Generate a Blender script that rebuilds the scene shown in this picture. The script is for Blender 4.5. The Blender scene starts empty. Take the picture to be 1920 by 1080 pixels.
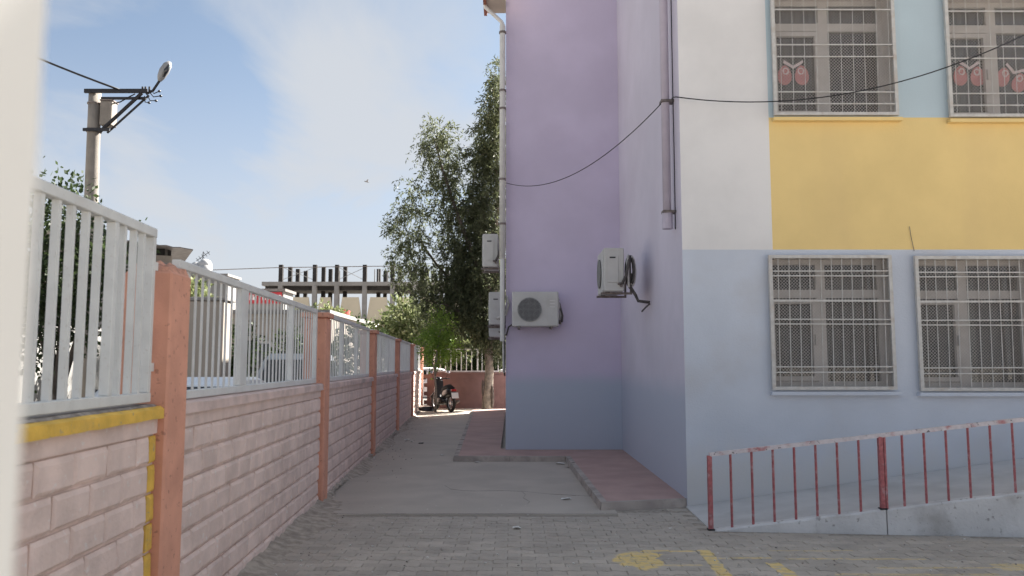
import bpy, math, random
import numpy as np
from mathutils import Vector, Matrix
R = math.radians
rnd = random.Random(7)
S = bpy.context.scene
C = S.collection

# ------------------------------------------------------------------ camera
cam_d = bpy.data.cameras.new('camera')
cam = bpy.data.objects.new('camera', cam_d); C.objects.link(cam)
cam.location = (0, 0, 1.55)
cam.rotation_euler = (R(90) + math.atan(143 / 1500), 0, 0)
cam_d.sensor_width = 36; cam_d.lens = 36 * 1500 / 1920
cam_d.clip_start = 0.05; cam_d.clip_end = 3000
cam_d.dof.use_dof = True; cam_d.dof.focus_distance = 13; cam_d.dof.aperture_fstop = 3.8
S.camera = cam

# ------------------------------------------------------------------ light
SUN_AZ = math.atan2(.75, .66); SUN_EL = R(38)
W = bpy.data.worlds.new('World'); S.world = W; W.use_nodes = True
nt = W.node_tree; nt.nodes.clear()
def wn(t, **k):
    n = nt.nodes.new(t)
    for a, b in k.items(): setattr(n, a, b)
    return n
def wl(a, b): nt.links.new(a, b)
def wmath(op, a, b=None, clamp=False):
    n = wn('ShaderNodeMath', operation=op); n.use_clamp = clamp
    for i, q in enumerate((a, b)):
        if q is None: continue
        if isinstance(q, (int, float)): n.inputs[i].default_value = q
        else: wl(q, n.inputs[i])
    return n.outputs[0]
sky = wn('ShaderNodeTexSky', sky_type='NISHITA')
sky.sun_disc = False; sky.sun_elevation = SUN_EL; sky.sun_rotation = SUN_AZ
sky.air_density = .48; sky.dust_density = 1.6; sky.ozone_density = .5
tc = wn('ShaderNodeTexCoord')
sep = wn('ShaderNodeSeparateXYZ'); wl(tc.outputs['Generated'], sep.inputs[0])
zz = wmath('ADD', wmath('MAXIMUM', sep.outputs[2], 0.0), 0.16)
comb = wn('ShaderNodeCombineXYZ')
wl(wmath('DIVIDE', sep.outputs[0], zz), comb.inputs[0]); wl(wmath('DIVIDE', sep.outputs[1], zz), comb.inputs[1])
mp = wn('ShaderNodeMapping'); wl(comb.outputs[0], mp.inputs[0])
mp.inputs['Location'].default_value = (3.1, 1.35, 0); mp.inputs['Scale'].default_value = (1.0, .62, 1); mp.inputs['Rotation'].default_value = (0, 0, R(24))
n1 = wn('ShaderNodeTexNoise'); wl(mp.outputs[0], n1.inputs['Vector'])
n1.inputs['Scale'].default_value = 1.25; n1.inputs['Detail'].default_value = 9; n1.inputs['Roughness'].default_value = .56; n1.inputs['Distortion'].default_value = .5
cr = wn('ShaderNodeMapRange', interpolation_type='SMOOTHSTEP'); 
def bank(d, lo, amt):
    v = Vector(d).normalized(); dp_ = wn('ShaderNodeVectorMath', operation='DOT_PRODUCT'); wl(tc.outputs['Generated'], dp_.inputs[0]); dp_.inputs[1].default_value = v
    q = wn('ShaderNodeMapRange', interpolation_type='SMOOTHSTEP'); wl(dp_.outputs['Value'], q.inputs[0]); q.inputs[1].default_value = lo; q.inputs[2].default_value = 1.0; q.inputs[3].default_value = 0; q.inputs[4].default_value = amt
    return q.outputs[0]
dens = n1.outputs[0]
for args in (((-.12, .976, .285), .966, .21), ((-.19, .976, .31), .990, .05), ((-.57, .98, .34), .985, .10), ((-.30, .96, .22), .985, .04), ((-.40, .95, .42), .975, -.10), ((-.06, .95, .44), .982, -.13), ((-.33, .97, .29), .990, -.06)):
    dens = wmath('ADD', dens, bank(*args))
wl(dens, cr.inputs[0])
cr.inputs[1].default_value = .33; cr.inputs[2].default_value = .70; cr.inputs[3].default_value = .0; cr.inputs[4].default_value = .9
hz = wn('ShaderNodeMapRange', interpolation_type='SMOOTHSTEP'); wl(sep.outputs[2], hz.inputs[0])
hz.inputs[1].default_value = .02; hz.inputs[2].default_value = .40; hz.inputs[3].default_value = 1.0; hz.inputs[4].default_value = .20
cf = wmath('MAXIMUM', cr.outputs[0], hz.outputs[0])
mx = wn('ShaderNodeMix', data_type='RGBA'); wl(cf, mx.inputs[0]); tint = wn('ShaderNodeMix', data_type='RGBA', blend_type='MULTIPLY'); tint.inputs[0].default_value = 1; wl(sky.outputs[0], tint.inputs[6]); tint.inputs[7].default_value = (.88, 1.03, 1.0, 1); wl(tint.outputs[2], mx.inputs[6])
mx.inputs[7].default_value = (3.0, 3.1, 3.25, 1)
bg = wn('ShaderNodeBackground'); wl(mx.outputs[2], bg.inputs[0]); bg.inputs[1].default_value = .05
wo = wn('ShaderNodeOutputWorld'); wl(bg.outputs[0], wo.inputs[0])
sd = bpy.data.lights.new('sun', 'SUN'); sd.energy = 5.0; sd.angle = R(.53); sd.color = (1, .95, .88)
so = bpy.data.objects.new('sun', sd); C.objects.link(so)
so.rotation_euler = (R(90) - SUN_EL, 0, math.pi - SUN_AZ); so.location = (0, 0, 40)
S.view_settings.view_transform = 'Standard'; S.view_settings.look = 'None'
S.view_settings.exposure = 2.2; S.view_settings.gamma = 1; S.view_settings.use_curve_mapping = False

# ------------------------------------------------------------------ materials
MATS = {}
def mat(name, col, rough=.8, var=.12, scale=6, bump=.0, bscale=60, stain=None, stain_amt=.0, stain_scale=1.2, metallic=0, rand=0, spec=.35, streak=False, speck=None, speck_amt=.0, speck_scale=30):
    m = bpy.data.materials.new(name); m.use_nodes = True
    t = m.node_tree; b = t.nodes['Principled BSDF']
    b.inputs['Roughness'].default_value = rough; b.inputs['Metallic'].default_value = metallic
    b.inputs['Specular IOR Level'].default_value = spec
    g = t.nodes.new('ShaderNodeNewGeometry'); pos = g.outputs['Position']
    def noise(sc, det=4, vec=pos, rg=.55):
        n = t.nodes.new('ShaderNodeTexNoise'); n.inputs['Scale'].default_value = sc; n.inputs['Detail'].default_value = det
        n.inputs['Roughness'].default_value = rg; t.links.new(vec, n.inputs['Vector']); return n.outputs[0]
    def rng(s, a, b_, c, d):
        n = t.nodes.new('ShaderNodeMapRange'); n.interpolation_type = 'SMOOTHSTEP'; t.links.new(s, n.inputs[0])
        for i, q in enumerate((a, b_, c, d)): n.inputs[i + 1].default_value = q
        return n.outputs[0]
    def mix(f, a, c):
        n = t.nodes.new('ShaderNodeMix'); n.data_type = 'RGBA'
        t.links.new(f, n.inputs[0])
        for i, q in ((6, a), (7, c)):
            if isinstance(q, tuple): n.inputs[i].default_value = q + (1,)
            else: t.links.new(q, n.inputs[i])
        return n.outputs[2]
    lo = tuple(c * (1 - var) for c in col); hi = tuple(min(1, c * (1 + var)) for c in col)
    out = mix(rng(noise(scale, 5), .3, .7, 0, 1), lo, hi)
    if stain:
        vec = pos
        if streak:
            mm = t.nodes.new('ShaderNodeMapping'); mm.inputs['Scale'].default_value = (1, 1, .12); t.links.new(pos, mm.inputs[0]); vec = mm.outputs[0]
        out = mix(rng(noise(stain_scale, 6, vec), .5, .72, 0, stain_amt), out, stain)
    if speck:
        out = mix(rng(noise(speck_scale, 3), .62, .7, 0, speck_amt), out, speck)
    if rand:
        oi = t.nodes.new('ShaderNodeObjectInfo')
        hs = t.nodes.new('ShaderNodeHueSaturation'); t.links.new(out, hs.inputs['Color'])
        mr = t.nodes.new('ShaderNodeMapRange'); t.links.new(oi.outputs['Random'], mr.inputs[0]); mr.inputs[3].default_value = 1 - rand; mr.inputs[4].default_value = 1 + rand
        t.links.new(mr.outputs[0], hs.inputs['Value']); out = hs.outputs[0]
    t.links.new(out, b.inputs['Base Color'])
    if bump:
        bp = t.nodes.new('ShaderNodeBump'); bp.inputs['Strength'].default_value = bump; bp.inputs['Distance'].default_value = .01
        t.links.new(noise(bscale, 6), bp.inputs['Height']); t.links.new(bp.outputs[0], b.inputs['Normal'])
    m['tools'] = 0
    MATS[name] = m; m_tools[name] = (t, b, pos, noise, rng, mix, out)
    return m
m_tools = {}
def band(name, z0, z1, low, namt=.06):
    """a painted band: colour `low` under height z0..z1, with a brushed edge"""
    t, b, pos, noise, rng, mix, out = m_tools[name]
    sp = t.nodes.new('ShaderNodeSeparateXYZ'); t.links.new(pos, sp.inputs[0])
    ad = t.nodes.new('ShaderNodeMath'); ad.operation = 'MULTIPLY_ADD'; t.links.new(noise(3), ad.inputs[0]); ad.inputs[1].default_value = namt * 2; t.links.new(sp.outputs[2], ad.inputs[2])
    o = mix(rng(ad.outputs[0], z0, z1, 1, 0), out, low)
    t.links.new(o, b.inputs['Base Color'])

PINK = mat('block_paint', (.77, .60, .53), .75, .10, 5, .6, 45, (.50, .37, .33), .3, 2.2, rand=.06, speck=(.80, .74, .70), speck_amt=.6, speck_scale=22)
MORTAR = mat('mortar_paint', (.68, .53, .465), .85, .15, 9, .5, 60)
COPING = mat('coping_paint', (.70, .54, .485), .8, .14, 5, .4, 50, (.30, .25, .23), .5, 2.2)
YELLOWP = mat('yellow_paint', (.78, .49, .09), .65, .14, 7, .3, 60, (.42, .28, .10), .5, 5, speck=(.35, .30, .24), speck_amt=.7, speck_scale=22)
MORTARG = mat('rough_mortar', (.33, .29, .26), .95, .3, 14, .9, 45)
ORANGE = mat('pillar_paint', (.72, .355, .245), .75, .09, 4, .3, 70, (.42, .19, .14), .4, 2.5, speck=(.33, .15, .11), speck_amt=.6, speck_scale=26)
ORANGER = mat('pillar_broken', (.60, .31, .22), .95, .3, 20, .9, 50)
WHITEM = mat('white_enamel', (.70, .70, .67), .45, .06, 8, .08, 60, (.45, .42, .38), .35, 4, speck=(.40, .32, .25), speck_amt=.25, speck_scale=60)
POSTW = mat('post_enamel', (.74, .72, .68), .5, .04, 3)
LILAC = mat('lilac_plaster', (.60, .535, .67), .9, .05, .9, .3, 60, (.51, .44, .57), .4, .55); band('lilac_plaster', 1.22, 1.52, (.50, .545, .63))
LILAC2 = mat('lilac_skylit_plaster', (.655, .61, .685), .9, .05, .9, .3, 60, (.60, .53, .61), .4, .6); band('lilac_skylit_plaster', 1.16, 1.55, (.53, .56, .64))  # side wall: paler lilac, with the skylight it faces put into the colour
WHITEP = mat('white_plaster', (.74, .725, .71), .9, .05, 1.2, .3, 60, (.63, .61, .59), .5, .8, streak=True)
YELLOW = mat('yellow_plaster', (.80, .60, .26), .9, .05, 1.1, .3, 60, (.72, .53, .25), .4, .9, streak=True)
BLUEP = mat('blue_grey_plaster', (.56, .60, .67), .9, .05, 1.0, .3, 60, (.51, .51, .53), .6, .9); band('blue_grey_plaster', .50, 1.05, (.58, .58, .58), .25)
SKYP = mat('pale_blue_plaster', (.47, .575, .62), .9, .05, 1.2, .2, 90, (.46, .53, .58), .4, .8, streak=True)
CREAMR = mat('reveal_plaster', (.54, .50, .46), .9, .06, 3, .2, 80)
ROOFM = mat('roof_tile', (.35, .14, .09), .8, .2, 5)
SOFFIT = mat('soffit_paint', (.58, .50, .40), .8, .08, 3)
PVC = mat('pvc_frame', (.52, .49, .46), .45, .06, 6, stain=(.36, .32, .29), stain_amt=.4, stain_scale=5)
GRILLE = mat('grille_enamel', (.54, .525, .495), .5, .08, 20, stain=(.42, .33, .26), stain_amt=.4, stain_scale=9)
MESHM = mat('wire_mesh', (.46, .42, .39), .6, .1, 10)
CURTAIN = mat('curtain_cloth', (.20, .205, .19), .9, .15, 3)
CURTAINB = mat('curtain_brown', (.11, .095, .085), .9, .15, 3)
PINKCARD = mat('pink_card', (.50, .20, .20), .7, .12, 12)
WHITECARD = mat('white_card', (.66, .56, .56), .7, .06, 12)
DARK = mat('dark_room', (.10, .095, .09), .9, .2, 3)
PAVERM = mat('paver_concrete', (.47, .415, .355), .9, .10, 3, .6, 70, (.40, .35, .30), .6, 1.1, rand=.10, speck=(.16, .14, .125), speck_amt=.35, speck_scale=40)
SAND = mat('joint_sand', (.34, .30, .255), 1, .2, 20, .4, 120)
CONC = mat('slab_concrete', (.49, .435, .375), .92, .08, 1.6, .45, 60, (.42, .37, .315), .55, .8, speck=(.42, .39, .36), speck_amt=.25, speck_scale=45)
GROUND = mat('yard_ground', (.33, .30, .27), 1, .10, .6, .3, 30)
DIRT = mat('dirt', (.42, .365, .305), 1, .25, 12, .8, 60)
SUNSTRIP = mat('sunlit_strip_tone', (.50, .44, .365), 1, .2, 2.5, .6, 40, (.36, .31, .25), .5, 1.2)  # cream tone with sunlight put into the colour
PAVE = mat('red_pavement', (.47, .32, .285), .88, .09, 2, .3, 70, (.41, .30, .27), .5, 1.3)
KERB = mat('kerb_concrete', (.43, .375, .335), .95, .2, 6, .7, 50, (.20, .165, .155), .6, 3)
RAMPW = mat('ramp_wall_paint', (.66, .65, .64), .9, .1, 2.5, .6, 40, (.36, .34, .32), .7, 2.6, speck=(.20, .18, .17), speck_amt=.6, speck_scale=18)
RAMPD = mat('ramp_deck', (.56, .545, .53), .92, .08, 2.5, .4, 60, (.44, .42, .40), .5, 1.6)
REDP = mat('red_rail_paint', (.40, .125, .13), .55, .2, 30, .3, 80, (.55, .42, .42), .55, 18)
RAILW = mat('peeling_rail_paint', (.64, .58, .59), .6, .1, 20, .3, 80, (.42, .11, .11), .9, 7, speck=(.05, .04, .04), speck_amt=.8, speck_scale=30)
ACW = mat('ac_casing', (.55, .54, .51), .5, .04, 6, stain=(.45, .42, .38), stain_amt=.35, stain_scale=5)
ACD = mat('ac_dark', (.035, .035, .038), .6, .2, 30)
ACG = mat('ac_grille', (.30, .30, .29), .6, .1, 30)
STEEL = mat('bracket_steel', (.20, .17, .155), .6, .3, 20, metallic=.3)
PIPEW = mat('white_pipe', (.66, .65, .62), .5, .06, 5, stain=(.45, .42, .40), stain_amt=.4, stain_scale=4)
PIPEL = mat('lilac_pipe', (.53, .48, .56), .6, .06, 5)
CABLE = mat('black_cable', (.018, .018, .02), .6, .2, 30)
INSUL = mat('pipe_insulation', (.10, .09, .085), .9, .3, 20)
TAPE = mat('pipe_tape', (.55, .53, .50), .7, .15, 20)
POLEC = mat('pole_concrete', (.25, .225, .195), .9, .14, 3, .5, 40, (.16, .14, .125), .5, 3, streak=True)
BLACKST = mat('painted_black_steel', (.022, .022, .025), .5, .2, 20)
LAMPG = mat('lamp_grey', (.26, .26, .26), .4, .08, 10)
BARK = mat('bark', (.24, .20, .155), .95, .3, 9, 1.0, 30, (.10, .085, .07), .7, 5)
BARKD = mat('bark_dark', (.10, .08, .065), .95, .3, 9, 1.0, 30)
SKELC = mat('raw_concrete', (.24, .23, .22), .9, .12, .8, .2, 10)
SKELD = mat('backlit_dark', (.028, .025, .024), .9, .2, 1)  # near-black concrete tone: backlit shade put into the colour
INFILL = mat('cream_infill', (.52, .46, .35), .9, .06, .3)
HOUSEB = mat('beige_house', (.36, .32, .275), .9, .08, .5)
HOUSEG = mat('grey_house', (.24, .235, .225), .9, .08, .6)
HOUSEW = mat('white_house', (.50, .48, .45), .9, .06, .5)
SHOPR = mat('red_sign_board', (.45, .04, .05), .6, .1, 2)
SIGNW = mat('sign_white', (.75, .72, .70), .6, .05, 2)
ROOFG = mat('corrugated_iron', (.22, .20, .19), .6, .2, 4, metallic=.4)
TANKR = mat('red_tank', (.55, .12, .10), .5, .08, 3)
TANKW = mat('white_tank', (.42, .42, .42), .5, .05, 3)
CARW = mat('white_car_paint', (.78, .78, .77), .25, .03, 4, spec=.6)
CARS = mat('silver_car_paint', (.34, .36, .38), .28, .05, 4, metallic=.5, spec=.6)
CARGLASS = mat('car_glass', (.015, .017, .02), .06, .1, 4, spec=.8)
RUBBER = mat('rubber', (.02, .02, .02), .85, .2, 30)
RIM = mat('rim_metal', (.45, .45, .46), .35, .08, 10, metallic=.7)
SCOOT = mat('black_scooter_paint', (.012, .012, .014), .3, .1, 10, spec=.6)
PLATE = mat('number_plate_white', (.78, .76, .72), .5, .05, 10)
REDL = mat('tail_lamp_red', (.40, .02, .02), .3, .1, 10)
CHROME = mat('mirror_glass', (.80, .80, .80), .08, .02, 4, metallic=1)
PAPER = mat('litter_paper', (.72, .70, .66), .9, .1, 20)
ENDP = mat('terracotta_wall_paint', (.20, .115, .10), .85, .10, 3, .3, 60, (.18, .11, .10), .5, 1.5)
ASPH = mat('asphalt', (.19, .175, .16), .9, .15, 1.5, .4, 50)
CRACKM = mat('crack_dark', (.045, .04, .035), 1, .3, 20)
BIRDM = mat('bird_grey', (.20, .20, .21), .9, .1, 10)

def glass_mat():
    m = bpy.data.materials.new('window_glass'); m.use_nodes = True; t = m.node_tree; t.nodes.clear()
    o = t.nodes.new('ShaderNodeOutputMaterial'); tr = t.nodes.new('ShaderNodeBsdfTransparent'); gl = t.nodes.new('ShaderNodeBsdfGlossy')
    gl.inputs['Roughness'].default_value = .03; tr.inputs[0].default_value = (.82, .85, .84, 1)
    f = t.nodes.new('ShaderNodeFresnel'); f.inputs[0].default_value = 1.5; mx_ = t.nodes.new('ShaderNodeMixShader')
    mm = t.nodes.new('ShaderNodeMath'); mm.operation = 'MULTIPLY_ADD'; mm.inputs[1].default_value = 1.0; mm.inputs[2].default_value = .0; t.links.new(f.outputs[0], mm.inputs[0])
    t.links.new(mm.outputs[0], mx_.inputs[0]); t.links.new(tr.outputs[0], mx_.inputs[1]); t.links.new(gl.outputs[0], mx_.inputs[2]); t.links.new(mx_.outputs[0], o.inputs[0])
    return m
GLASS = glass_mat()
def leaf_mat(name, a, b_, trans=.35):
    m = bpy.data.materials.new(name); m.use_nodes = True; t = m.node_tree; t.nodes.clear()
    o = t.nodes.new('ShaderNodeOutputMaterial'); at_ = t.nodes.new('ShaderNodeAttribute'); at_.attribute_name = 'tint'
    mx_ = t.nodes.new('ShaderNodeMix'); mx_.data_type = 'RGBA'; mx_.inputs[6].default_value = a + (1,); mx_.inputs[7].default_value = b_ + (1,)
    t.links.new(at_.outputs['Fac'], mx_.inputs[0])
    d = t.nodes.new('ShaderNodeBsdfPrincipled'); d.inputs['Roughness'].default_value = .55; d.inputs['Specular IOR Level'].default_value = .3
    tl = t.nodes.new('ShaderNodeBsdfTranslucent'); ms = t.nodes.new('ShaderNodeMixShader'); ms.inputs[0].default_value = trans
    t.links.new(mx_.outputs[2], d.inputs['Base Color']); t.links.new(mx_.outputs[2], tl.inputs[0])
    t.links.new(d.outputs[0], ms.inputs[1]); t.links.new(tl.outputs[0], ms.inputs[2]); t.links.new(ms.outputs[0], o.inputs[0])
    return m
LEAFD = leaf_mat('willow_leaf', (.055, .07, .035), (.185, .20, .105), .45)
LEAFB = leaf_mat('broad_leaf', (.09, .13, .04), (.36, .37, .19))
LEAFG = leaf_mat('fresh_leaf', (.11, .20, .035), (.30, .42, .08), .5)
LEAFK = leaf_mat('dark_leaf', (.025, .042, .016), (.07, .10, .035))

# worn yellow court paint printed on the pavers
def add_paint():
    t, b, pos, noise, rng, mix, out = m_tools['paver_concrete']
    src = b.inputs['Base Color'].links[0].from_socket
    sp = t.nodes.new('ShaderNodeSeparateXYZ'); t.links.new(pos, sp.inputs[0])
    def M(op, a, c=None):
        n = t.nodes.new('ShaderNodeMath'); n.operation = op
        for i, q in enumerate((a, c)):
            if q is None: continue
            if isinstance(q, (int, float)): n.inputs[i].default_value = q
            else: t.links.new(q, n.inputs[i])
        return n.outputs[0]
    wob = M('MULTIPLY', M('SUBTRACT', noise(9), .5), .07)
    X = M('ADD', sp.outputs[0], wob); Y = M('ADD', sp.outputs[1], wob)
    tot = None
    def add(mk, k):
        nonlocal tot
        mk = M('MULTIPLY', mk, k); tot = mk if tot is None else M('MAXIMUM', tot, mk)
    def box(cx, cy, hx, hy, skew=0.0, k=1.0):
        xx = M('SUBTRACT', X, cx); yy = M('SUBTRACT', Y, cy)
        if skew: xx = M('SUBTRACT', xx, M('MULTIPLY', yy, skew))
        add(M('MULTIPLY', rng(M('ABSOLUTE', xx), hx, hx + .015, 1, 0), rng(M('ABSOLUTE', yy), hy, hy + .02, 1, 0)), k)
    wob2 = M('MULTIPLY', M('SUBTRACT', noise(4.5), .5), .34)
    ex = M('DIVIDE', M('SUBTRACT', M('ADD', X, wob2), 1.01), .205); ey = M('DIVIDE', M('SUBTRACT', M('ADD', Y, wob2), 6.53), .29)
    add(rng(M('ADD', M('MULTIPLY', ex, ex), M('MULTIPLY', ey, ey)), .8, 1.1, 1, 0), 1.0)
    box(1.585, 6.45, .045, .42, .06)
    box(1.33, 6.85, .25, .018, k=.9)
    box(1.87, 6.60, .20, .014, k=.7)
    box(2.05, 6.22, .05, .22, -.05)
    box(2.75, 6.58, .55, .012, k=.55); box(3.3, 6.30, .5, .012, k=.5); box(2.5, 6.86, .35, .012, k=.4)
    box(3.86, 6.32, .13, .10, k=.6); box(3.0, 6.1, .6, .012, k=.5); box(1.25, 6.38, .22, .012, k=.55)
    wear = rng(noise(14, 6), .34, .56, .3, .95)
    o = mix(M('MULTIPLY', tot, wear), src, (.80, .60, .25))
    t.links.new(o, b.inputs['Base Color'])
add_paint()

# ------------------------------------------------------------------ mesh builder
class MB:
    def __init__(s): s.v = []; s.f = []; s.mi = []
    def add(s, vs, fs, mi=0):
        o = len(s.v); s.v += [tuple(p) for p in vs]; s.f += [tuple(i + o for i in q) for q in fs]; s.mi += [mi] * len(fs); return s
    def box(s, a, b, mi=0, bev=0):
        x0, y0, z0 = a; x1, y1, z1 = b
        if not bev:
            return s.add([(x0, y0, z0), (x1, y0, z0), (x1, y1, z0), (x0, y1, z0), (x0, y0, z1), (x1, y0, z1), (x1, y1, z1), (x0, y1, z1)],
                  [(0, 3, 2, 1), (4, 5, 6, 7), (0, 1, 5, 4), (1, 2, 6, 5), (2, 3, 7, 6), (3, 0, 4, 7)], mi)
        import bmesh
        bm = bmesh.new(); bmesh.ops.create_cube(bm, size=1)
        for v in bm.verts: v.co = ((x0 + x1) / 2 + v.co.x * (x1 - x0), (y0 + y1) / 2 + v.co.y * (y1 - y0), (z0 + z1) / 2 + v.co.z * (z1 - z0))
        bmesh.ops.bevel(bm, geom=list(bm.edges), offset=bev, segments=1, affect='EDGES')
        bm.verts.index_update(); s.add([v.co[:] for v in bm.verts], [[v.index for v in f.verts] for f in bm.faces], mi); bm.free(); return s
    def hexa(s, p, mi=0):   # bottom 4 (ccw), top 4
        return s.add(p, [(0, 3, 2, 1), (4, 5, 6, 7), (0, 1, 5, 4), (1, 2, 6, 5), (2, 3, 7, 6), (3, 0, 4, 7)], mi)
    def prism(s, poly, h0, h1, axis='z', mi=0):
        n = len(poly)
        def P(a, b, h): return {'z': (a, b, h), 'y': (a, h, b), 'x': (h, a, b)}[axis]
        s.add([P(a, b, h0) for a, b in poly] + [P(a, b, h1) for a, b in poly],
              [tuple(range(n - 1, -1, -1)), tuple(range(n, 2 * n))] + [(i, (i + 1) % n, n + (i + 1) % n, n + i) for i in range(n)], mi); return s
    def tube(s, pts, r, seg=8, mi=0, cap=True):
        pts = [Vector(p) for p in pts]; n = len(pts); rr = r if isinstance(r, (list, tuple)) else [r] * n
        vs = []; up = None
        for i, p in enumerate(pts):
            d = (pts[min(i + 1, n - 1)] - pts[max(i - 1, 0)]).normalized()
            if up is None: up = Vector((0, 0, 1)) if abs(d.z) < .9 else Vector((1, 0, 0))
            a = d.cross(up).normalized(); up = a.cross(d).normalized()
            for k in range(seg):
                t = 2 * math.pi * k / seg; vs.append(p + (a * math.cos(t) + up * math.sin(t)) * rr[i])
        fs = [(i * seg + k, i * seg + (k + 1) % seg, (i + 1) * seg + (k + 1) % seg, (i + 1) * seg + k) for i in range(n - 1) for k in range(seg)]
        if cap: fs += [tuple(range(seg - 1, -1, -1)), tuple(range((n - 1) * seg, n * seg))]
        return s.add(vs, fs, mi)
    def cyl(s, c, r, h, axis='z', seg=16, mi=0, r2=None):
        a = {'x': Vector((1, 0, 0)), 'y': Vector((0, 1, 0)), 'z': Vector((0, 0, 1))}[axis]
        c = Vector(c); return s.tube([c, c + a * h], [r, r if r2 is None else r2], seg, mi)
    def twist(s, p, q, w, turns, mi=0, n=24):
        p = Vector(p); q = Vector(q); d = (q - p).normalized(); up = Vector((0, 1, 0)) if abs(d.y) < .9 else Vector((1, 0, 0))
        a = d.cross(up).normalized(); b = a.cross(d); vs = []
        for i in range(n + 1):
            c = p.lerp(q, i / n); t0 = turns * 2 * math.pi * i / n
            for k in range(4):
                t = t0 + k * math.pi / 2; vs.append(c + (a * math.cos(t) + b * math.sin(t)) * w * .7)
        fs = [(i * 4 + k, i * 4 + (k + 1) % 4, (i + 1) * 4 + (k + 1) % 4, (i + 1) * 4 + k) for i in range(n) for k in range(4)]
        return s.add(vs, fs, mi)
    def sphere(s, c, r, seg=12, rings=8, mi=0):
        c = Vector(c); r = r if isinstance(r, (tuple, list)) else (r, r, r)
        vs = [(c.x + r[0] * math.sin(math.pi * i / rings) * math.cos(2 * math.pi * k / seg), c.y + r[1] * math.sin(math.pi * i / rings) * math.sin(2 * math.pi * k / seg), c.z + r[2] * math.cos(math.pi * i / rings)) for i in range(rings + 1) for k in range(seg)]
        fs = [(i * seg + k, (i + 1) * seg + k, (i + 1) * seg + (k + 1) % seg, i * seg + (k + 1) % seg) for i in range(rings) for k in range(seg)]
        return s.add(vs, fs, mi)
    def mesh(s, name, mats, smooth=False):
        m = bpy.data.meshes.new(name); m.from_pydata(s.v, [], s.f)
        for q in (mats if isinstance(mats, (list, tuple)) else [mats]): m.materials.append(q)
        m.polygons.foreach_set('material_index', s.mi)
        if smooth: m.shade_smooth() if hasattr(m, 'shade_smooth') else None
        m.update(); return m
    def build(s, name, mats, parent=None, smooth=False, **k):
        return link(name, s.mesh(name, mats, smooth), parent, **k)
def link(name, mesh, parent=None, loc=None, rz=0, label=None, cat=None, group=None, kind=None):
    o = bpy.data.objects.new(name, mesh); C.objects.link(o)
    if parent: o.parent = parent
    if loc: o.location = loc
    if rz: o.rotation_euler.z = rz
    if label: o['label'] = label
    if cat: o['category'] = cat
    if group: o['group'] = group
    if kind: o['kind'] = kind
    return o
def thing(name, label, cat, loc=(0, 0, 0), rz=0, group=None):
    return link(name, None, None, loc, rz, label, cat, group)
def copy_tree(o, parent=None):
    c = o.copy(); C.objects.link(c)
    if parent: c.parent = parent
    for ch in list(o.children): copy_tree(ch, c)
    return c
def grid_sheet(x0, x1, y0, y1, z, name, m, kind='structure'):
    return MB().add([(x0, y0, z), (x1, y0, z), (x1, y1, z), (x0, y1, z)], [(0, 1, 2, 3)]).build(name, m, kind=kind)

# ------------------------------------------------------------------ ground
grid_sheet(-900, 900, -600, 1400, -.045, 'ground', GROUND)
FA = -.053; FR = math.atan(.053)            # the left wall's heading
def fx(y, off=0): return -1.66 + FA * y + off
# street outside the left wall and behind the end wall
MB().add([(fx(-30, -7.2), -30, -.03), (fx(-30, -.25), -30, -.03), (fx(60, -.25), 60, -.03), (fx(60, -7.2), 60, -.03)], [(0, 1, 2, 3)]).build('road', ASPH, kind='structure')
MB().add([(fx(29, -.25), 29.2, -.026), (60, 29.2, -.026), (60, 37, -.026), (fx(37, -.25), 37, -.026)], [(0, 1, 2, 3)]).build('road', ASPH, kind='structure')
# concrete slab of the alley, with a shallow step where the newer pour meets the old one
slab = MB()
def slab_part(poly, z):
    n = len(poly); slab.add([(x, y, z) for x, y in poly] + [(x, y, -.05) for x, y in poly], [tuple(range(n))] + [(i, n + i, n + (i + 1) % n, (i + 1) % n) for i in range(n)])
front = [(-2.1, 8.43), (-1.55, 8.42), (-1.1, 8.45), (-.5, 8.435), (.1, 8.46), (.6, 8.44), (1.1, 8.45), (1.1, 9.2)]
step = [(1.1, 9.55), (.75, 9.62), (.45, 9.72), (.15, 9.92), (-.1, 9.97), (-.45, 9.95), (-.72, 10.05), (-.85, 10.35), (-1.0, 10.9), (-2.35, 11.3)]
slab_part(front[:-1] + step, .006)
slab_part(list(reversed(step)) + [(1.1, 13.5), (.2, 13.5), (.2, 28.4), (fx(28.4), 28.4)], -.004)
slab.build('concrete_slab', CONC, kind='structure')
MB().add([(fx(24.6, .05), 24.6, .006), (-.3, 25.9, .006), (4, 26.2, .006), (4, 28.42, .006), (fx(28.42, .05), 28.42, .006)], [(0, 1, 2, 3, 4)]).build('sunlit_strip', SUNSTRIP, kind='structure')  # pale sheet painting the sunlit strip brighter, edged along the building's shadow
crk = MB()
def crack(pts, w, z):
    for i in range(len(pts) - 1):
        (x0, y0), (x1, y1) = pts[i], pts[i + 1]; w0 = w * rnd.uniform(.4, 1.2); w1 = w * rnd.uniform(.4, 1.2)
        crk.add([(x0, y0 - w0, z), (x1, y1 - w1, z), (x1, y1 + w1, z), (x0, y0 + w0, z)], [(0, 1, 2, 3)])
crack([(-.86, 10.42), (-.76, 10.12), (-.6, 9.99), (-.45, 9.965), (-.1, 9.985), (.15, 9.935), (.45, 9.735), (.75, 9.635), (1.0, 9.56)], .012, .009)
crack([(.12, 9.9), (.16, 9.7), (.13, 9.45), (.2, 9.2), (.17, 9.05)], .01, .011)
crack([(-2.0, 8.49), (-1.55, 8.44), (-1.1, 8.465), (-.5, 8.455), (.1, 8.475), (.6, 8.46), (1.1, 8.465)], .008, .011)
crk.build('slab_crack', CRACKM, kind='structure')
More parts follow.
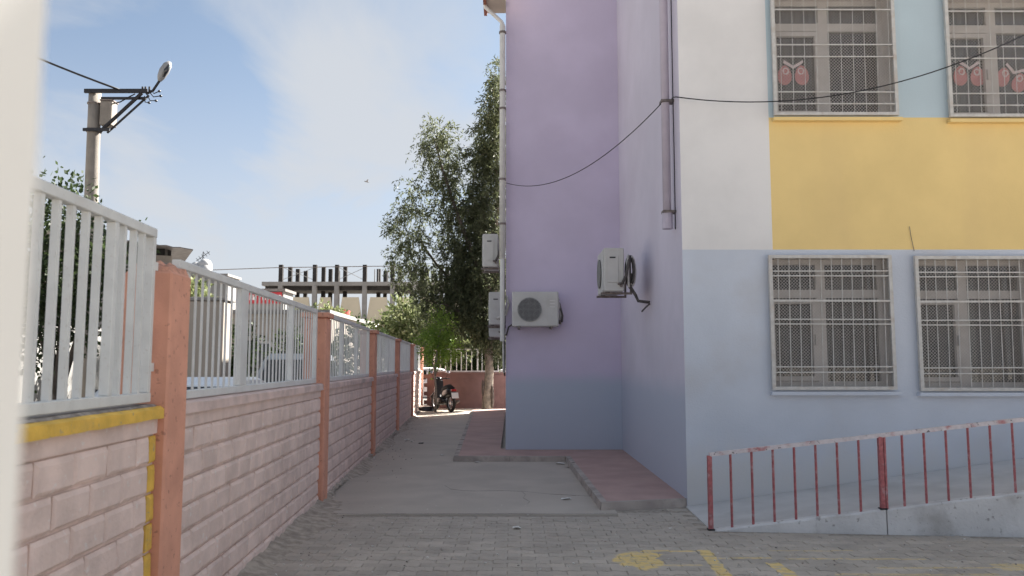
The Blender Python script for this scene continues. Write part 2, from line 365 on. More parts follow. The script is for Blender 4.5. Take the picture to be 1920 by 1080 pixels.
# bed of joint sand under the pavers
MB().add([(-2.2, 2.2, -.007), (14, 2.2, -.007), (14, 9.2, -.007), (-2.4, 9.2, -.007)], [(0, 1, 2, 3)]).build('paving_bed', SAND, kind='structure')
# interlocking zigzag pavers
PL, PW, J = .225, .1125, .0022
def paver_mesh(var):
    r = random.Random(var); a = .012
    bot = [(0, 0), (PL / 8, a), (3 * PL / 8, -a), (5 * PL / 8, a), (7 * PL / 8, -a), (PL, 0)]
    def inset(k):
        pts = [(x + (k if i == 0 else -k if i == 5 else 0), y + k) for i, (x, y) in enumerate(bot)]
        top = [(x + (k if i == 0 else -k if i == 5 else 0), y + PW - k) for i, (x, y) in enumerate(bot)]
        return pts + top[::-1]
    o = inset(J); n = inset(J + .0045); N = len(o)
    dz = [r.uniform(-.0015, .0015) for _ in range(N)]
    m = MB(); m.add([(x - PL / 2, y - PW / 2, -.03) for x, y in o] + [(x - PL / 2, y - PW / 2, -.004) for x, y in o] + [(x - PL / 2, y - PW / 2, 0 + dz[i]) for i, (x, y) in enumerate(n)],
          [(i, (i + 1) % N, N + (i + 1) % N, N + i) for i in range(N)] + [(N + i, N + (i + 1) % N, 2 * N + (i + 1) % N, 2 * N + i) for i in range(N)] + [tuple(range(2 * N, 3 * N))])
    return m
pms = [paver_mesh(i) for i in range(6)]; pmeshes = [m.mesh('paver', PAVERM) for m in pms]
paving = link('paving', None, kind='structure')
def in_paving(x, y):
    if x < fx(y) + .12: return False
    if y > 8.95 or (x < 1.02 and y > 8.37): return False
    if x > 1.75 and y > 7.60 - .0963 * (x - 1.87): return x < 1.9 and y < 8.9 and x < 1.80
    if .90 < x < 1.98 and y > 8.55: return False
    return True
cells = []
row = 0; y = 3.0
while y < 9.0:
    x = -2.4 + (PL / 2 if row % 2 else 0)
    while x < 8:
        if in_paving(x, y): cells.append((x, y))
        x += PL
    y += PW; row += 1
def inview(c): return c[1] > 5.98 and abs(c[0]) < .64 * c[1] + .1
cells.sort(key=lambda c: (not inview(c), c[1]))
rest = MB()
for i, (x, y) in enumerate(cells):
    z = rnd.uniform(-.0025, .0025); rz = rnd.uniform(-.012, .012) + (math.pi if rnd.random() < .5 else 0)
    if i < 300: link('paver', pmeshes[i % 6], paving, (x, y, z), rz)
    else:
        m = pms[i % 6]; rest.add([(vx + x, vy + y, vz + z) for vx, vy, vz in m.v], m.f)
rest.build('paver_field', PAVERM, paving, kind='stuff')
# dirt drift at the foot of the left wall
dm = MB(); prev = None
ys = np.arange(2.4, 28.2, .09)
for y in ys:
    w = .20 + .10 * math.sin(y * 1.7) + rnd.uniform(-.04, .04) + (.12 if y < 9.3 else -.06)
    h = .055 + rnd.uniform(-.02, .02)
    rowp = [(fx(y, .0), y, h), (fx(y, .05), y, h * rnd.uniform(.5, .8)), (fx(y, w * .5), y, .018 + rnd.uniform(-.006, .006)), (fx(y, w), y, -.012)]
    o = len(dm.v); dm.v += rowp
    if prev is not None:
        for k in range(3): dm.f.append((prev + k, prev + k + 1, o + k + 1, o + k)); dm.mi.append(0)
    prev = o
dm.build('dirt', DIRT, kind='stuff', smooth=True)
# raised red pavement round the building
pv = MB(); kb = MB()
z = .075
outer = [(-.955, 13.02), (.845, 13.02), (.93, 8.66), (1.93, 8.96), (1.93, 14.3), (-.2, 14.3), (-.2, 26.9), (-1.32, 26.4)]
kw = .09
kin = [(-.955 + kw, 13.02 + kw), (.845 + kw, 13.02 + kw), (.93 + kw, 8.66 + kw + .03), (1.93, 8.96 + .03), (1.93, 14.3), (-.2, 14.3), (-.2, 26.9), (-1.32 + kw, 26.4)]
pv.add([(x, y, z) for x, y in kin], [(0, 1, 4, 5), (1, 2, 3, 4), (0, 5, 6, 7)])
pv.build('pavement', PAVE, kind='structure')
kerb = link('kerb', None, kind='structure')
def kerb_run(i, j, step=.95):
    a, b = Vector(outer[i] + (0,)), Vector(outer[j] + (0,)); ai, bi = Vector(kin[i] + (0,)), Vector(kin[j] + (0,)); L = (b - a).length; n = max(1, round(L / step))
    for q in range(n):
        t0 = q / n + .004; t1 = (q + 1) / n - .004; p0, p1, p2, p3 = a.lerp(b, t0), a.lerp(b, t1), ai.lerp(bi, t1), ai.lerp(bi, t0)
        hh = z + .006 + rnd.uniform(-.004, .004); m = MB()
        sl = (p3 - p0) * .22
        m.hexa([p0[:2] + (-.05,), p1[:2] + (-.05,), p2[:2] + (-.05,), p3[:2] + (-.05,), (p0 + sl)[:2] + (hh,), (p1 + sl)[:2] + (hh,), p2[:2] + (hh,), p3[:2] + (hh,)])
        m.build('kerb_stone', KERB, kerb)
kerb_run(0, 1); kerb_run(1, 2); kerb_run(2, 3, 1.1); kerb_run(7, 0)

# ------------------------------------------------------------------ school building
school = thing('school_building', 'painted school building in lilac, white, yellow and blue with barred windows', 'building')
YF = 8.94; XS = 1.92; YR = 14.1; XL = -.11; YB = 26.5; HF = 12.0; HR = 8.3
openings = [(2.90, 4.27, 1.30, 2.75), (4.53, 5.90, 1.29, 2.74), (3.02, 4.40, 4.40, 5.86), (5.02, 6.40, 4.38, 5.84)]
xs = sorted(set([XS, 2.94, 4.44, 5.01, 7.5, 11.2] + [o[0] for o in openings] + [o[1] for o in openings]))
zs = sorted(set([-.05, 2.837, 4.365, 7.0, HF] + [o[2] for o in openings] + [o[3] for o in openings]))
fw = MB(); vid = {}
def fv(x, z_):
    k = (x, z_)
    if k not in vid: vid[k] = len(fw.v); fw.v.append((x, YF, z_))
    return vid[k]
for i in range(len(xs) - 1):
    for j in range(len(zs) - 1):
        cx, cz = (xs[i] + xs[i + 1]) / 2, (zs[j] + zs[j + 1]) / 2
        if any(o[0] < cx < o[1] and o[2] < cz < o[3] for o in openings): continue
        if cz < 2.837: mi = 1
        elif cx < 2.94: mi = 0
        elif cz < 4.365: mi = 2
        elif cx < 7.5 and cz < 7: mi = 3
        else: mi = 0
        fw.f.append((fv(xs[i], zs[j]), fv(xs[i + 1], zs[j]), fv(xs[i + 1], zs[j + 1]), fv(xs[i], zs[j + 1]))); fw.mi.append(mi)
fw.build('front_wall', [WHITEP, BLUEP, YELLOW, SKYP], school)
def wallq(name, pts, m): return MB().add(pts, [(0, 1, 2, 3)]).build(name, m, school)
wallq('side_wall', [(XS, YR, -.05), (XS, YF, -.05), (XS, YF, HF), (XS, YR, HF)], LILAC2)
wallq('recess_wall', [(XL, YR, -.05), (XS, YR, -.05), (XS, YR, HF), (XL, YR, HR)][:2] + [(XS, YR, HR), (XL, YR, HR)], LILAC)
wallq('alley_wall', [(XL, YB, -.05), (XL, YR, -.05), (XL, YR, HR), (XL, YB, HR)], LILAC)
wallq('back_wall', [(11.2, YB, -.05), (XL, YB, -.05), (XL, YB, HR), (11.2, YB, HR)], LILAC)
wallq('end_wall', [(11.2, YF, -.05), (11.2, YB, -.05), (11.2, YB, HF), (11.2, YF, HF)], WHITEP)
rf = MB(); rf.add([(XL, YR, HR), (11.2, YR, HR), (11.2, YB, HR), (XL, YB, HR)], [(0, 1, 2, 3)])
rf.add([(XS, YF, HF), (11.2, YF, HF), (11.2, YR, HF), (XS, YR, HF), (XS, YR, HR), (11.2, YR, HR)], [(0, 1, 2, 3), (3, 2, 5, 4)])
rf.add([(XS + .01, YR, 3.6), (11.2, YR, 3.6), (11.2, YF + .32, 3.6), (XS + .01, YF + .32, 3.6)], [(0, 1, 2, 3)])   # first floor slab
rf.build('roof', SOFFIT, school)
MB().add([(XS + .02, 13.2, -.05), (11.2, 13.2, -.05), (11.2, 13.2, HF - .1), (XS + .02, 13.2, HF - .1)], [(0, 1, 2, 3)]).build('room_wall', HOUSEG, school)
# eaves corner with its rain gutter
ev = MB(); ev.box((-.46, 13.5, 8.06), (XL - .003, 14.35, 8.26)); ev.build('eaves', SOFFIT, school)
gt = MB(); gt.box((-.52, 13.44, 8.03), (-.463, 14.40, 8.30)); gt.build('gutter', ROOFM, school)
# windows
def window(o, upper):
    x0, x1, z0, z1 = o; yr = YF + .26
    w = MB()
    w.add([(x0, YF, z0), (x1, YF, z0), (x1, YF, z1), (x0, YF, z1), (x0, yr + .06, z0), (x1, yr + .06, z0), (x1, yr + .06, z1), (x0, yr + .06, z1)],
          [(0, 1, 5, 4), (1, 2, 6, 5), (2, 3, 7, 6), (3, 0, 4, 7)])
    win = w.build('window', CREAMR, school)
    W_ = x1 - x0; mxl = x0 + W_ * (.45 if upper else .44); mw = .11 if upper else .105
    tz = z1 - (.37 if upper else .44); th = .095
    f = MB(); fwd = .055; ya, yb = yr - .02, yr + .05
    f.box((x0, ya, z0), (x0 + fwd, yb, z1)); f.box((x1 - fwd, ya, z0), (x1, yb, z1))
    f.box((x0 + fwd, ya, z0), (x1 - fwd, yb, z0 + fwd)); f.box((x0 + fwd, ya, z1 - fwd), (x1 - fwd, yb, z1))
    f.box((mxl, ya, z0 + fwd), (mxl + mw, yb, z1 - fwd))
    f.box((x0 + fwd, ya, tz), (mxl, yb, tz + th)); f.box((mxl + mw, ya, tz), (x1 - fwd, yb, tz + th))
    f.build('window_frame', PVC, win)
    s = MB(); a0, a1, b0, b1 = x0 + fwd + .008, mxl - .008, z0 + fwd + .008, tz - .018; sw = .05; y1_, y2_ = ya - .025, ya + .02
    s.box((a0, y1_, b0), (a0 + sw, y2_, b1)); s.box((a1 - sw, y1_, b0), (a1, y2_, b1)); s.box((a0 + sw, y1_, b0), (a1 - sw, y2_, b0 + sw)); s.box((a0 + sw, y1_, b1 - sw), (a1 - sw, y2_, b1))
    s.box((a1 - .035, y1_ - .03, (b0 + b1) / 2 - .06), (a1 - .018, y1_ - .002, (b0 + b1) / 2 + .06))
    s.build('sash', PVC, win)
    for (g0, g1, h0, h1) in ((x0 + fwd, mxl, z0 + fwd, tz), (mxl + mw, x1 - fwd, z0 + fwd, tz), (x0 + fwd, mxl, tz + th, z1 - fwd), (mxl + mw, x1 - fwd, tz + th, z1 - fwd)):
        MB().box((g0, yr + .012, h0), (g1, yr + .018, h1)).build('pane', GLASS, win)
    # drawn curtains behind the glass
    c = MB(); n = 60; cy = yr + .22
    def drape(xa, xb, za, zb, m, amp=.02, fr=70):
        q = MB(); n = int((xb - xa) / .012)
        for i in range(n + 1):
            x = xa + (xb - xa) * i / n; yy = cy + amp * math.sin(x * fr) + amp * .5 * math.sin(x * fr * .37); q.v += [(x, yy, za), (x, yy, zb)]
        for i in range(n): q.f.append((2 * i, 2 * i + 2, 2 * i + 3, 2 * i + 1)); q.mi.append(0)
        q.build('curtain', m, win, smooth=True)
    return win, drape, (x0, x1, z0, z1, mxl, yr)
def grille(x0, x1, z0, z1, hz_, pitch, off, tw, win_label=None):
    yg = YF - .055
    g = MB(); t = .019
    fr_ = MB()
    fr_.box((x0, yg - t, z0), (x0 + .038, yg + t, z1)); fr_.box((x1 - .038, yg - t, z0), (x1, yg + t, z1)); fr_.box((x0 + .038, yg - t, z0), (x1 - .038, yg + t, z0 + .036)); fr_.box((x0 + .038, yg - t, z1 - .036), (x1 - .038, yg + t, z1))
    for sx in (x0 + .01, x1 - .03):
        for sz in (z0 + .2, z1 - .2): fr_.box((sx, yg + t, sz), (sx + .02, YF + .01, sz + .02))
    par = fr_.build('window_grille', GRILLE, school)
    # vertical bars share one mesh
    H = z1 - z0 - .07
    vb = MB().twist((0, 0, 0), (0, 0, H), .0078 if tw else .0055, 9 if tw else 0, n=36 if tw else 1).mesh('bar', GRILLE)
    x = x0 + off
    while x < x1 - .05:
        o = link('bar', vb, par, (x + rnd.uniform(-.003, .003), yg, z0 + .036)); o.rotation_euler.y = rnd.uniform(-.004, .004) + .012; x += pitch
    hb = MB().box((0, -.005, -.0065), (x1 - x0 - .08, .005, .0065)).mesh('cross_bar', GRILLE)
    hb2 = MB().box((0, -.006, -.011), (x1 - x0 - .08, .006, .011)).mesh('cross_bar', GRILLE)
    for k, zz_ in enumerate(hz_):
        o = link('cross_bar', hb2 if (tw and k == 2) else hb, par, (x0 + .04, yg - .0105, zz_)); o.rotation_euler.y = rnd.uniform(-.003, .003)
    # expanded wire mesh behind the bars
    wm = MB(); s = .026; wd = .0029; ym = yg + .024
    a0, a1, b0, b1 = x0 + .03, x1 - .03, z0 + .03, z1 - .03
    Wd, Hd = a1 - a0, b1 - b0
    for sgn in (1, -1):
        k = -Hd
        while k < Wd:
            t0 = max(0, -k); t1 = min(Hd, Wd - k)
            if t1 > t0:
                p0 = (a0 + k + t0, b0 + t0); p1 = (a0 + k + t1, b0 + t1)
                if sgn < 0: p0 = (p0[0], b0 + b1 - p0[1]); p1 = (p1[0], b0 + b1 - p1[1])
                wm.add([(p0[0] - wd, ym, p0[1]), (p0[0] + wd, ym, p0[1]), (p1[0] + wd, ym, p1[1]), (p1[0] - wd, ym, p1[1])], [(0, 1, 2, 3)])
            k += s * 1.4142
    wm.build('wire_mesh', MESHM, par, kind='stuff')
lowz = [2.585, 2.533, 2.255, 2.048, 1.996, 1.522, 1.461]; upz = [5.62, 5.20, 5.06, 4.645, 4.507]
w1, d1, q1 = window(openings[0], False); d1(2.92, 4.26, 1.32, 2.73, CURTAINB, .012, 90)
w2, d2, q2 = window(openings[1], False); d2(4.55, 5.02, 1.3, 2.7, CURTAINB, .012, 90); d2(5.13, 5.44, 1.3, 2.7, CURTAIN, .02, 55)
w3, d3, q3 = window(openings[2], True); d3(3.02, 4.4, 4.42, 5.84, CURTAINB, .015, 80)
w4, d4, q4 = window(openings[3], True); d4(5.04, 5.5, 4.42, 5.84, CURTAIN, .015, 80); d4(5.55, 6.38, 4.42, 5.84, CURTAINB, .015, 80)
grille(2.869, 4.243, 1.270, 2.767, lowz, .1175, .095, True)
grille(4.502, 5.867, 1.258, 2.757, [q - .012 for q in lowz], .1175, .10, True)
grille(2.985, 4.405, 4.372, 5.88, upz, .1385, .09, False)
grille(4.985, 6.405, 4.352, 5.86, [q - .02 for q in upz], .1385, .09, False)
# sills proud of the wall
for (a, b, zz_, m) in ((2.86, 4.30, 1.295, BLUEP), (4.49, 5.93, 1.285, BLUEP), (2.98, 4.44, 4.395, YELLOW), (4.98, 6.44, 4.375, YELLOW)):
    MB().box((a, YF - .075, zz_ - .085), (b, YF - .003, zz_ - .045)).build('window_sill', m, school)
# coloured card cut-outs stuck inside the upper panes
def cutout(cx, cz, yy, tilt, label):
    t = thing('paper_cutout', label, 'decoration', (cx, yy, cz)); t.rotation_euler.y = tilt; t.scale = (1.2, 1, 1.2)
    for s in (-1, 1):
        b = MB(); b.add([(s * .085 + .068 * math.cos(k / 20 * 2 * math.pi) * (1 - .18 * math.sin(k / 20 * 2 * math.pi)), q, -.04 + .10 * math.sin(k / 20 * 2 * math.pi)) for q in (0, .004) for k in range(20)], [tuple(range(20)), tuple(range(39, 19, -1))] + [(k, 20 + k, 20 + (k + 1) % 20, (k + 1) % 20) for k in range(20)])
        b.build('petal', PINKCARD, t)
        r_ = MB(); r_.tube([(s * .075 + .026 * math.cos(k / 14 * 2 * math.pi), -.006, .0 + .03 * math.sin(k / 14 * 2 * math.pi)) for k in range(15)], .007, 5, cap=False); r_.build('ring', WHITECARD, t)
        v = MB(); v.hexa([(0, -.012, .02), (s * .10, -.012, .085), (s * .10, -.006, .085), (0, -.006, .02), (0, -.012, .05), (s * .09, -.012, .112), (s * .09, -.006, .112), (0, -.006, .05)]); v.build('strip', WHITECARD, t)
cutout(3.335, 5.01, YF + .262, 0, 'pink paper cut-out with white strips in the left upper window')
cutout(5.42, 5.00, YF + .262, .03, 'pink paper cut-out in the narrow left pane of the right upper window')
cutout(5.93, 4.95, YF + .262, .35, 'tilted pink paper cut-out in the wide pane of the right upper window')

# downpipes
dp = MB(); dp.tube([(-.49, 13.96, 8.04), (-.485, 13.96, 8.0), (-.19, 13.96, 7.72), (-.17, 13.96, 7.64), (-.17, 13.96, 3.4)], [.034, .034, .034, .052, .052], 12)
dpo = dp.build('downpipe', PIPEW, None, smooth=True, label='white rain downpipe on the alley corner of the lilac wall', cat='downpipe')
for zz_ in (7.5, 6.42, 6.09, 4.80, 4.0): MB().cyl((-.17, 13.96, zz_), .066, .035, seg=14).build('pipe_clip', STEEL, dpo)
MB().tube([(-.17, 13.96, 3.4), (-.172, 13.96, 2.6), (-.17, 13.96, 1.95)], .042, 10).build('lower_pipe', PIPEW, dpo)
dp = MB(); dp.tube([(1.825, 9.28, 12.1), (1.825, 9.28, 3.22)], .05, 12)
dpo = dp.build('downpipe', PIPEL, None, smooth=True, label='lilac painted downpipe ending halfway down the light lilac side wall', cat='downpipe')
for zz_ in (4.66, 3.33): MB().box((1.765, 9.21, zz_ - .014), (1.919, 9.34, zz_ + .014)).build('pipe_clip', STEEL, dpo)
MB().cyl((1.825, 9.28, 3.13), .062, .19, seg=14).build('pipe_socket', PIPEL, dpo)
cb = MB(); cb.tube([(1.885, 9.12, 7.6), (1.888, 9.13, 6), (1.885, 9.12, 4.66), (1.887, 9.12, 3.9), (1.885, 9.12, 3.1)], .006, 6)
cb.build('wall_cable', CABLE, None, label='thin dark cable running down beside the lilac downpipe', cat='cable')
# overhead cables
def catenary(a, b, sag, n=22): return [tuple(Vector(a).lerp(Vector(b), i / n) - Vector((0, 0, sag * 4 * (i / n) * (1 - i / n)))) for i in range(n + 1)]
MB().tube(catenary((-.12, 14.0, 4.77), (1.80, 9.24, 4.66), .40), .006, 6).build('cable', CABLE, smooth=True, label='black cable sagging across the lilac walls between the two downpipes', cat='cable')
MB().tube([(1.88, 9.16, 4.66), (1.868, 9.02, 4.63)] + catenary((1.868, 8.86, 4.58), (6.6, 8.1, 5.70), .52, 30), .007, 6).build('cable', CABLE, smooth=True, label='black cable crossing in front of the upper barred windows', cat='cable')
MB().tube([(4.49, 8.93, 3.1), (4.50, 8.925, 2.98), (4.53, 8.93, 2.82)], .0035, 5).build('wire', STEEL, label='short loose wire on the yellow wall above the lower right window', cat='wire')

# ------------------------------------------------------------------ air conditioners
def ac_unit(label, loc, rz, full=True):
    """outdoor unit, fan face towards local -y, width along x, origin at bottom centre of the front"""
    t = thing('air_conditioner', label, 'air conditioner', loc, rz, 'air conditioner units on the school walls')
    w, d, h = .40, .28, .60
    c = MB(); c.box((-w, 0, 0), (w, d, h), bev=.014); c.build('casing', ACW, t)
    fc = (-.098, 0, .29)
    f = MB(); f.cyl((fc[0], -.012, fc[2]), .205, .01, 'y', 32); f.build('fan_opening', ACD, t)
    g = MB()
    for k in range(-9, 10):
        q = k * .021; l = math.sqrt(max(0, .2 ** 2 - q * q))
        g.box((fc[0] + q - .0032, -.022, fc[2] - l), (fc[0] + q + .0032, -.018, fc[2] + l)); g.box((fc[0] - l, -.0175, fc[2] + q - .0032), (fc[0] + l, -.0140, fc[2] + q + .0032))
    g.tube([(fc[0] + .203 * math.cos(a / 24 * 2 * math.pi), -.016, fc[2] + .203 * math.sin(a / 24 * 2 * math.pi)) for a in range(25)], .007, 5, cap=False)
    g.build('fan_grille', ACG, t)
    p = MB(); p.box((.215, -.008, .02), (.385, -.001, h - .02), bev=.003)
    p.build('front_panel', ACW, t)
    for k in range(3): MB().box((.25, -.012, .44 - k * .055), (.34, -.0085, .452 - k * .055)).build('vent_slit', PIPEW, t)
    sp = MB(); sp.box((w + .001, .05, .12), (w + .012, .2, .50), bev=.004); sp.build('service_cover', ACW, t)
    MB().box((w + .0125, .08, .455), (w + .018, .16, .475)).build('handle_slot', ACD, t)
    v = MB(); v.cyl((w + .002, .20, .10), .016, .05, 'x', 8); v.cyl((w + .002, .235, .07), .016, .05, 'x', 8); v.build('service_valve', STEEL, t)
    for s in (-.28, .28):
        b = MB(); b.box((s - .02, -.03, -.035), (s + .02, .40, -.006)); b.box((s - .02, .372, -.0055), (s + .02, .40, .26)); b.build('bracket', STEEL, t)
        MB().box((s - .03, .03, -.006), (s + .03, .09, .001)).build('foot', ACD, t)
    pp = MB(); pp.tube([(w + .03, .215, .10), (w + .07, .24, .10), (w + .08, .29, .2), (w + .03, .34, .42), (w - .02, .36, .48), (w - .06, .36, .40), (w - .05, .36, .1), (w - .03, .37, .04)], .022, 8)
    pp.build('insulated_pipe', INSUL, t, smooth=True)
    p2 = MB(); p2.tube([(w + .03, .235, .07), (w + .06, .27, .12), (w + .05, .31, .3), (w + .01, .33, .50), (w - .02, .34, .47), (w + .03, .33, .2), (w + .06, .33, .05)], .014, 7); p2.build('taped_pipe', TAPE, t, smooth=True)
    return t
ac_unit('air conditioner with its fan facing the camera on the lilac recess wall', (.40, 13.71, 2.195), 0)
ac_unit('air conditioner seen from its pipe side on the light lilac side wall', (1.26, 11.30, 2.545), -R(90))
ac_unit('upper air conditioner sticking out over the alley behind the white downpipe', (-.53, 14.72, 3.30), -R(90))
ac_unit('lower air conditioner nearer the corner, over the alley below the upper one', (-.42, 15.0, 2.27), -R(90))
ac_unit('lowest air conditioner on the alley wall, half hidden behind the nearer one', (-.46, 16.6, 2.10), -R(90))
# extra loose pipe bundle of the side wall unit
pb = MB()
for k in range(5):
    r_ = .07 + .010 * k; cx = 1.63 + rnd.uniform(-.02, .02)
    pb.tube([(cx + r_ * .55 * math.cos(a * 2 * math.pi / 14), 10.92 + .025 * k, 2.83 + (r_ + .11) * math.sin(a * 2 * math.pi / 14)) for a in range(15)], .017, 7, mi=k % 2, cap=False)
pb.tube([(1.62, 10.95, 2.62), (1.70, 10.97, 2.50), (1.74, 11.0, 2.42), (1.90, 11.0, 2.40)], .022, 7)
pb.tube([(1.90, 10.99, 2.38), (1.84, 10.98, 2.33), (1.78, 10.95, 2.27)], .012, 6)
pb.build('pipe_coil', [INSUL, TAPE], None, smooth=True, label='coil of dark and taped pipes between the side wall and its air conditioner', cat='pipe coil')
# corner conduits on the alley corner
cd = MB()
cd.tube([(-.135, 14.06, 5.9), (-.13, 14.05, 4.2), (-.135, 14.05, 2.4), (-.13, 14.05, 1.35)], .014, 6, mi=0)
cd.tube([(-.10, 14.04, 2.75), (-.06, 14.04, 2.6), (-.11, 14.04, 2.42), (-.22, 14.1, 2.38), (-.26, 14.3, 2.36)], .022, 7, mi=1)
cd.tube([(-.16, 14.03, 3.28), (-.17, 14.03, 2.9), (-.13, 14.03, 2.5), (-.155, 14.03, 2.1), (-.15, 14.03, 1.55), (-.14, 14.03, 1.4)], .018, 7, mi=1)
cd.tube([(-.20, 14.2, 3.42), (-.13, 14.06, 3.35)], .02, 6, mi=1); cd.tube([(.0, 14.0, 2.24), (-.06, 14.03, 2.2), (-.10, 14.04, 2.05)], .014, 6, mi=2)
cd.build('conduit', [CABLE, TAPE, INSUL], None, smooth=True, label='bundle of taped conduits and wires down the alley corner of the lilac wall', cat='conduit')

# ------------------------------------------------------------------ ramp and its railing
ramp = thing('access_ramp', 'concrete access ramp with a white painted side rising to the right', 'ramp', (1.87, 7.67, 0))
def rz_(x): return max(0.004, .004 + .1395 * (x - 1.87))
def ry_(x): return 7.67 - .0963 * (x - 1.87)
for (xa, xb) in ((1.87, 3.44), (3.452, 9.0)):
    m = MB(); n = max(2, int((xb - xa) / .12)); prev = None
    for i in range(n + 1):
        x = xa + (xb - xa) * i / n; y = ry_(x); zt = rz_(x) + rnd.uniform(-.004, .004); ch = rnd.uniform(0, .008)
        o = len(m.v); m.v += [(x - 1.87, y - 7.67, -.05), (x - 1.87, y - 7.67 + ch * .3, max(zt - .012 - ch, -.04)), (x - 1.87, y - 7.67 + .016, zt), (x - 1.87, y - 7.67 + .09, zt), (x - 1.87, y - 7.67 + .09, -.05)]
        if prev is not None:
            for k in range(4): m.f.append((prev + k, o + k, o + k + 1, prev + k + 1)); m.mi.append(0)
        prev = o
    m.f.append((0, 1, 2, 3, 4)); m.mi.append(0); m.f.append((prev + 4, prev + 3, prev + 2, prev + 1, prev)); m.mi.append(0)
    m.build('ramp_side_wall', RAMPW, ramp)
dk = MB(); dk.hexa([(0, .091, -.05), (7.1, .091 - .684, -.05), (7.1, 1.265, -.05), (0.03, 1.265, -.05), (0, .091, .002), (7.1, .091 - .684, rz_(8.97) - .004), (7.1, 1.265, rz_(8.97) - .004), (0.03, 1.265, .002)])
dk.build('ramp_deck', RAMPD, ramp)
rail = thing('ramp_railing', 'red baluster railing with a peeling white handrail on the ramp', 'railing', (1.87, 7.70, 0))
hr = MB(); n = 40; 
for i in range(n):
    xa = 0 + 6.6 * i / n; xb = 6.6 * (i + 1) / n
    f_ = lambda x: (.700 + .1232 * x)
    hr.hexa([(xa, -.0963 * xa - .02, f_(xa) - .02), (xb, -.0963 * xb - .02, f_(xb) - .02), (xb, -.0963 * xb + .02, f_(xb) - .02), (xa, -.0963 * xa + .02, f_(xa) - .02), (xa, -.0963 * xa - .02, f_(xa) + .016), (xb, -.0963 * xb - .02, f_(xb) + .016), (xb, -.0963 * xb + .02, f_(xb) + .016), (xa, -.0963 * xa + .02, f_(xa) + .016)])
hr.build('handrail', RAILW, rail)
bal = MB(); bal.twist((0, 0, 0), (0, 0, .68), .0175, 10, n=40); balm = bal.mesh('baluster', REDP)
for k in range(0, 34):
    x = k * .1945
    zb = rz_(x + 1.87) - .004; zt = .700 + .1232 * x - .012
    if k % 8 == 0:
        MB().box((-.021, -.021, 0), (.021, .021, zt - zb), bev=.003).build('post', REDP, rail, loc=(x, -.0963 * x, zb))
        MB().box((-.032, -.030, 0), (.032, .030, .014)).build('base_plate', BLACKST, rail, loc=(x, -.0963 * x, zb - .001))
        if k: MB().box((.026, -.02, .0), (.044, .02, zt - zb)).build('post', REDP, rail, loc=(x, -.0963 * x, zb))
    else:
        o = link('baluster', balm, rail, (x, -.0963 * x, zb)); o.scale.z = (zt - zb) / .68

# ------------------------------------------------------------------ left boundary wall (own frame: x towards the alley, y along the wall)
wall = thing('boundary_wall', 'pink painted block wall with orange pillars along the left of the alley', 'wall', (-1.66, 0, 0), FR)
PY = [4.33 + 4.72 * k for k in range(6)]; PD = .30
core = MB(); core.box((-.20, -1.0, -.05), (-.024, 28.5, 1.262)); core.build('wall_core', MORTAR, wall)
def block_mesh(r_, L, H):
    m = MB(); d = .04; b = .015
    j = lambda s=.003: r_.uniform(-s, s)
    back = [(-d, 0, 0), (-d, L, 0), (-d, L, H), (-d, 0, H)]
    mid = [(-b * .8 + j(.002), 0 + j(.002), 0 + j(.002)), (-b * .8 + j(.002), L + j(.002), 0 + j(.002)), (-b * .8 + j(.002), L + j(.002), H + j(.002)), (-b * .8 + j(.002), j(.002), H + j(.002))]
    fr_ = [(j(.002), b + j(), b + j()), (j(.002), L - b + j(), b + j()), (j(.002), L - b + j(), H - b * 1.4 + j()), (j(.002), b + j(), H - b * 1.4 + j())]
    m.add(back + mid + fr_, [(8, 9, 10, 11)] + [(q + i, q + (i + 1) % 4, q + 4 + (i + 1) % 4, q + 4 + i) for q in (0, 4) for i in range(4)])
    return m
BL, BH = .318, .152
rb = random.Random(3)
bms = [block_mesh(rb, BL - .013, BH - .016) for _ in range(8)]; bmesh_ = [b.mesh('block', PINK) for b in bms]
halfs = [block_mesh(rb, l, BH - .016) for l in (.10, .15, .19, .24)]; hmesh = [b.mesh('block', PINK) for b in halfs]
yellow_half = [block_mesh(rb, .075, BH - .016).mesh('block', YELLOWP) for _ in range(3)]
slots = []
bays = [(-1.0, 4.33)] + [(PY[k] + PD, PY[k + 1]) for k in range(5)]
for bi, (a, b) in enumerate(bays):
    for r_ in range(8):
        z0 = 1.255 - .075 - (r_ + 1) * BH + .008
        y = a + .004 if bi else -1.0
        endb = b - .004 - (.085 if bi == 0 else 0)
        first = True
        offs = (BL * (.5 if r_ % 2 else 1)) - rb.uniform(0, .05)
        while y < endb - .05:
            L = offs if first else BL; first = False
            L = min(L, endb - y)
            slots.append((bi, y, z0, L)); y += L
        if bi == 0: link('block', yellow_half[r_ % 3], wall, (0, b - .083, z0), label='yellow painted block at the wall end' if r_ == 0 else None)
slots.sort(key=lambda s: (s[1] < 2.35, s[1]))
rest = MB(); cnt = 0
for (bi, y, z0, L) in slots:
    if abs(L - BL) < 1e-4: k = rb.randrange(8); src, sm = bms[k], bmesh_[k]; sc = 1
    else: k = rb.randrange(4); src, sm = halfs[k], hmesh[k]; sc = (L - .013) / (.10, .15, .19, .24)[k]
    dx = rb.uniform(-.003, .002)
    if cnt < 290 and z0 > -.08 and y > 2.3:
        o = link('block', sm, wall, (dx, y + .006, z0)); o.scale.y = sc; cnt += 1
    else: rest.add([(vx + dx, vy * sc + y + .006, vz + z0) for vx, vy, vz in src.v], src.f)
rest.build('block_field', PINK, wall, kind='stuff')
tb = MB(); 
for (a, b) in bays: tb.box((-.16, a + .002, 1.185), (-.004, b - .002, 1.262))
tb.build('top_course', PINK, wall)
